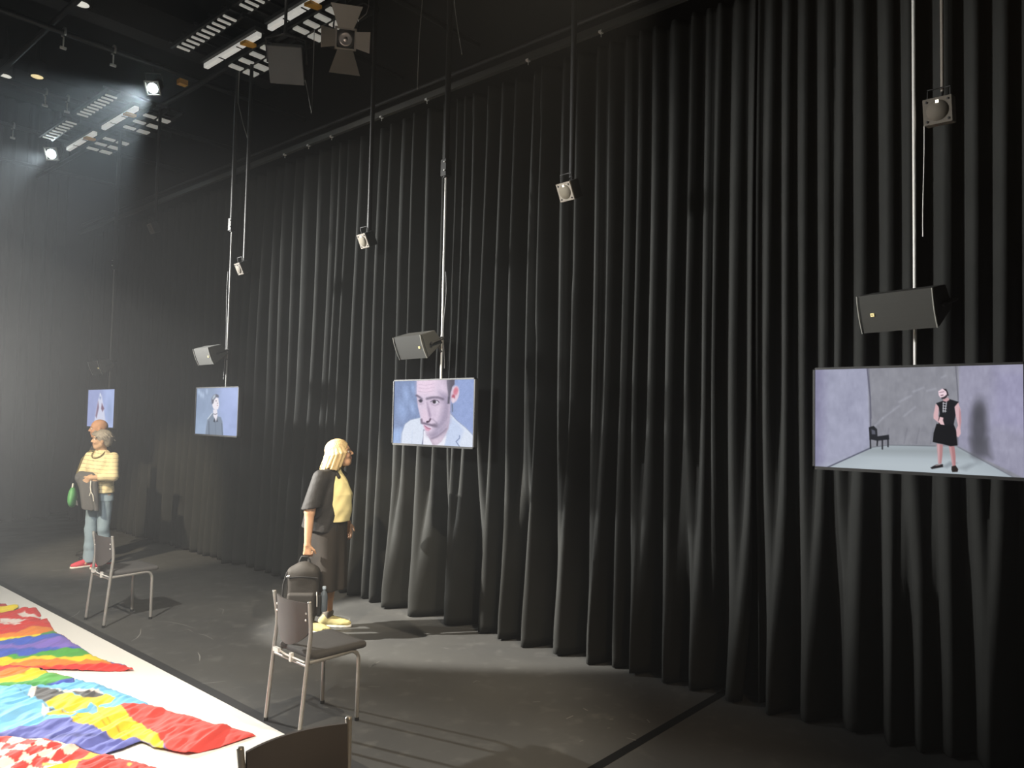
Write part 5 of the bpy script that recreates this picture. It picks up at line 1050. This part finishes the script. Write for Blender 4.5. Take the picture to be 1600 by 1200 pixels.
F.rc((-0.04, -0.13, 0.02), (-0.10, -0.14, -0.02), 0.07, 0.06, 0.03); F.cut(lambda X, Y, Z: -0.34-0.25*Y-Z); F.build('cloth', M_jacket, JK)
MB().tube([(0.07, 0.10, 0.0), (0.085, 0.11, -0.08), (0.09, 0.125, -0.13), (0.085, 0.15, -0.17), (0.075, 0.155, -0.24)], 0.005, 6).tube([(0.09, 0.125, -0.13), (0.085, 0.10, -0.18)], 0.005, 6).build('white_drawstring', M_sole, JK)
GB = empty('handbag', local(W2, (0.10, -0.30, 0.71))); GB.rotation_euler = (0, 0, R(-120)); tag(GB, 'green leather handbag hanging at the side of the grey-haired woman', 'handbag')
F = SDF((-0.18, -0.1, -0.05), (0.18, 0.1, 0.3), 0.005); F.ell((0, 0, 0.09), (0.115, 0.05, 0.10), 0.02); F.ell((0.0, 0, 0.17), (0.07, 0.035, 0.07), 0.04); F.build('pouch', M_green, GB)
MB().tube([(-0.035, 0, 0.22), (-0.02, 0.0, 0.27), (0.01, 0.0, 0.275), (0.035, 0, 0.23)], 0.009, 8).build('chain_ring', M_rod, GB)
MB().tube([tuple(GB.rotation_euler.to_matrix().inverted() @ (local(W2, q)-GB.location)) for q in ((0.06, -0.26, 0.96), (0.07, -0.285, 1.1), (0.06, -0.23, 1.28), (0.02, -0.15, 1.385), (-0.05, -0.12, 1.375))], 0.008, 6).build('shoulder_strap', mat('olive_strap', (0.16, 0.13, 0.04), 0.6), GB)

# ---- bald man behind her
W3 = empty('person', (3.86, 10.4, 0), R(168)); tag(W3, 'bald person in dark clothes standing behind the grey-haired woman', 'person')
F = SDF((-0.3, -0.36, 0.0), (0.34, 0.36, 1.80), 0.007)
Mh3 = rot('Z', -6); T3 = add_head(F, (0.03, 0, 1.635), Mh3, 1.0); F.rc((0, 0, 1.42), (0.015, 0, 1.56), 0.06, 0.058, 0.03)
F.loft([(0.9, 0, 0, 0.10, 0.15), (1.2, 0, 0, 0.10, 0.15), (1.42, 0, 0, 0.07, 0.16), (1.47, 0, 0, 0.05, 0.08)], 0.04)
for s in (-1, 1):
    F.rc((0, s*0.2, 1.40), (-0.02, s*0.25, 1.10), 0.05, 0.042, 0.03); F.rc((-0.02, s*0.25, 1.10), (0.06, s*0.24, 0.86), 0.042, 0.028, 0.02); add_hand(F, (0.06, s*0.24, 0.86), (0.15, 0, -1), (1, 0, 0.1), (0, -s, 0), 22)
    F.rc((0, s*0.09, 0.9), (0.01, s*0.1, 0.48), 0.075, 0.05, 0.04); F.rc((0.01, s*0.1, 0.48), (-0.01, s*0.1, 0.09), 0.05, 0.033, 0.02); F.rc((-0.01, s*0.1, 0.07), (0.06, s*0.1, 0.045), 0.03, 0.02, 0.02)
F.build('body', M_skin, W3, skin_col((0.55, 0.30, 0.18), T3, (0.5, 0.2, 0.17))); face_parts(W3, T3, 1.0, M_hair_g)
F = SDF((-0.26, -0.36, 0.82), (0.26, 0.36, 1.53), 0.007)
F.loft([(0.88, 0.005, 0, 0.135, 0.18), (1.15, 0.01, 0, 0.14, 0.185), (1.34, 0.0, 0, 0.125, 0.205), (1.43, 0, 0, 0.085, 0.16), (1.49, 0.0, 0, 0.068, 0.075)], 0.02, wr(0.005, 25, 5))
for s in (-1, 1): F.rc((0, s*0.2, 1.395), (-0.02, s*0.25, 1.10), 0.066, 0.06, 0.04); F.rc((-0.02, s*0.25, 1.10), (0.05, s*0.242, 0.89), 0.058, 0.045, 0.02)
F.build('dark_sweater', M_dark, W3)
F = SDF((-0.24, -0.28, 0.03), (0.24, 0.28, 0.98), 0.007); F.loft([(0.82, 0, 0, 0.125, 0.17), (0.96, 0, 0, 0.118, 0.16)], 0.03)
for s in (-1, 1): F.rc((0, s*0.085, 0.84), (0.01, s*0.1, 0.48), 0.092, 0.07, 0.03); F.rc((0.01, s*0.1, 0.48), (-0.01, s*0.1, 0.06), 0.068, 0.062, 0.02)
F.cut(lambda X, Y, Z: 0.055-Z); F.build('trousers', M_dark, W3)
for s in (-1, 1): shoe(W3, (-0.01, s*0.1), (1, s*0.2), M_bag_d, M_bag_d, 0.27)
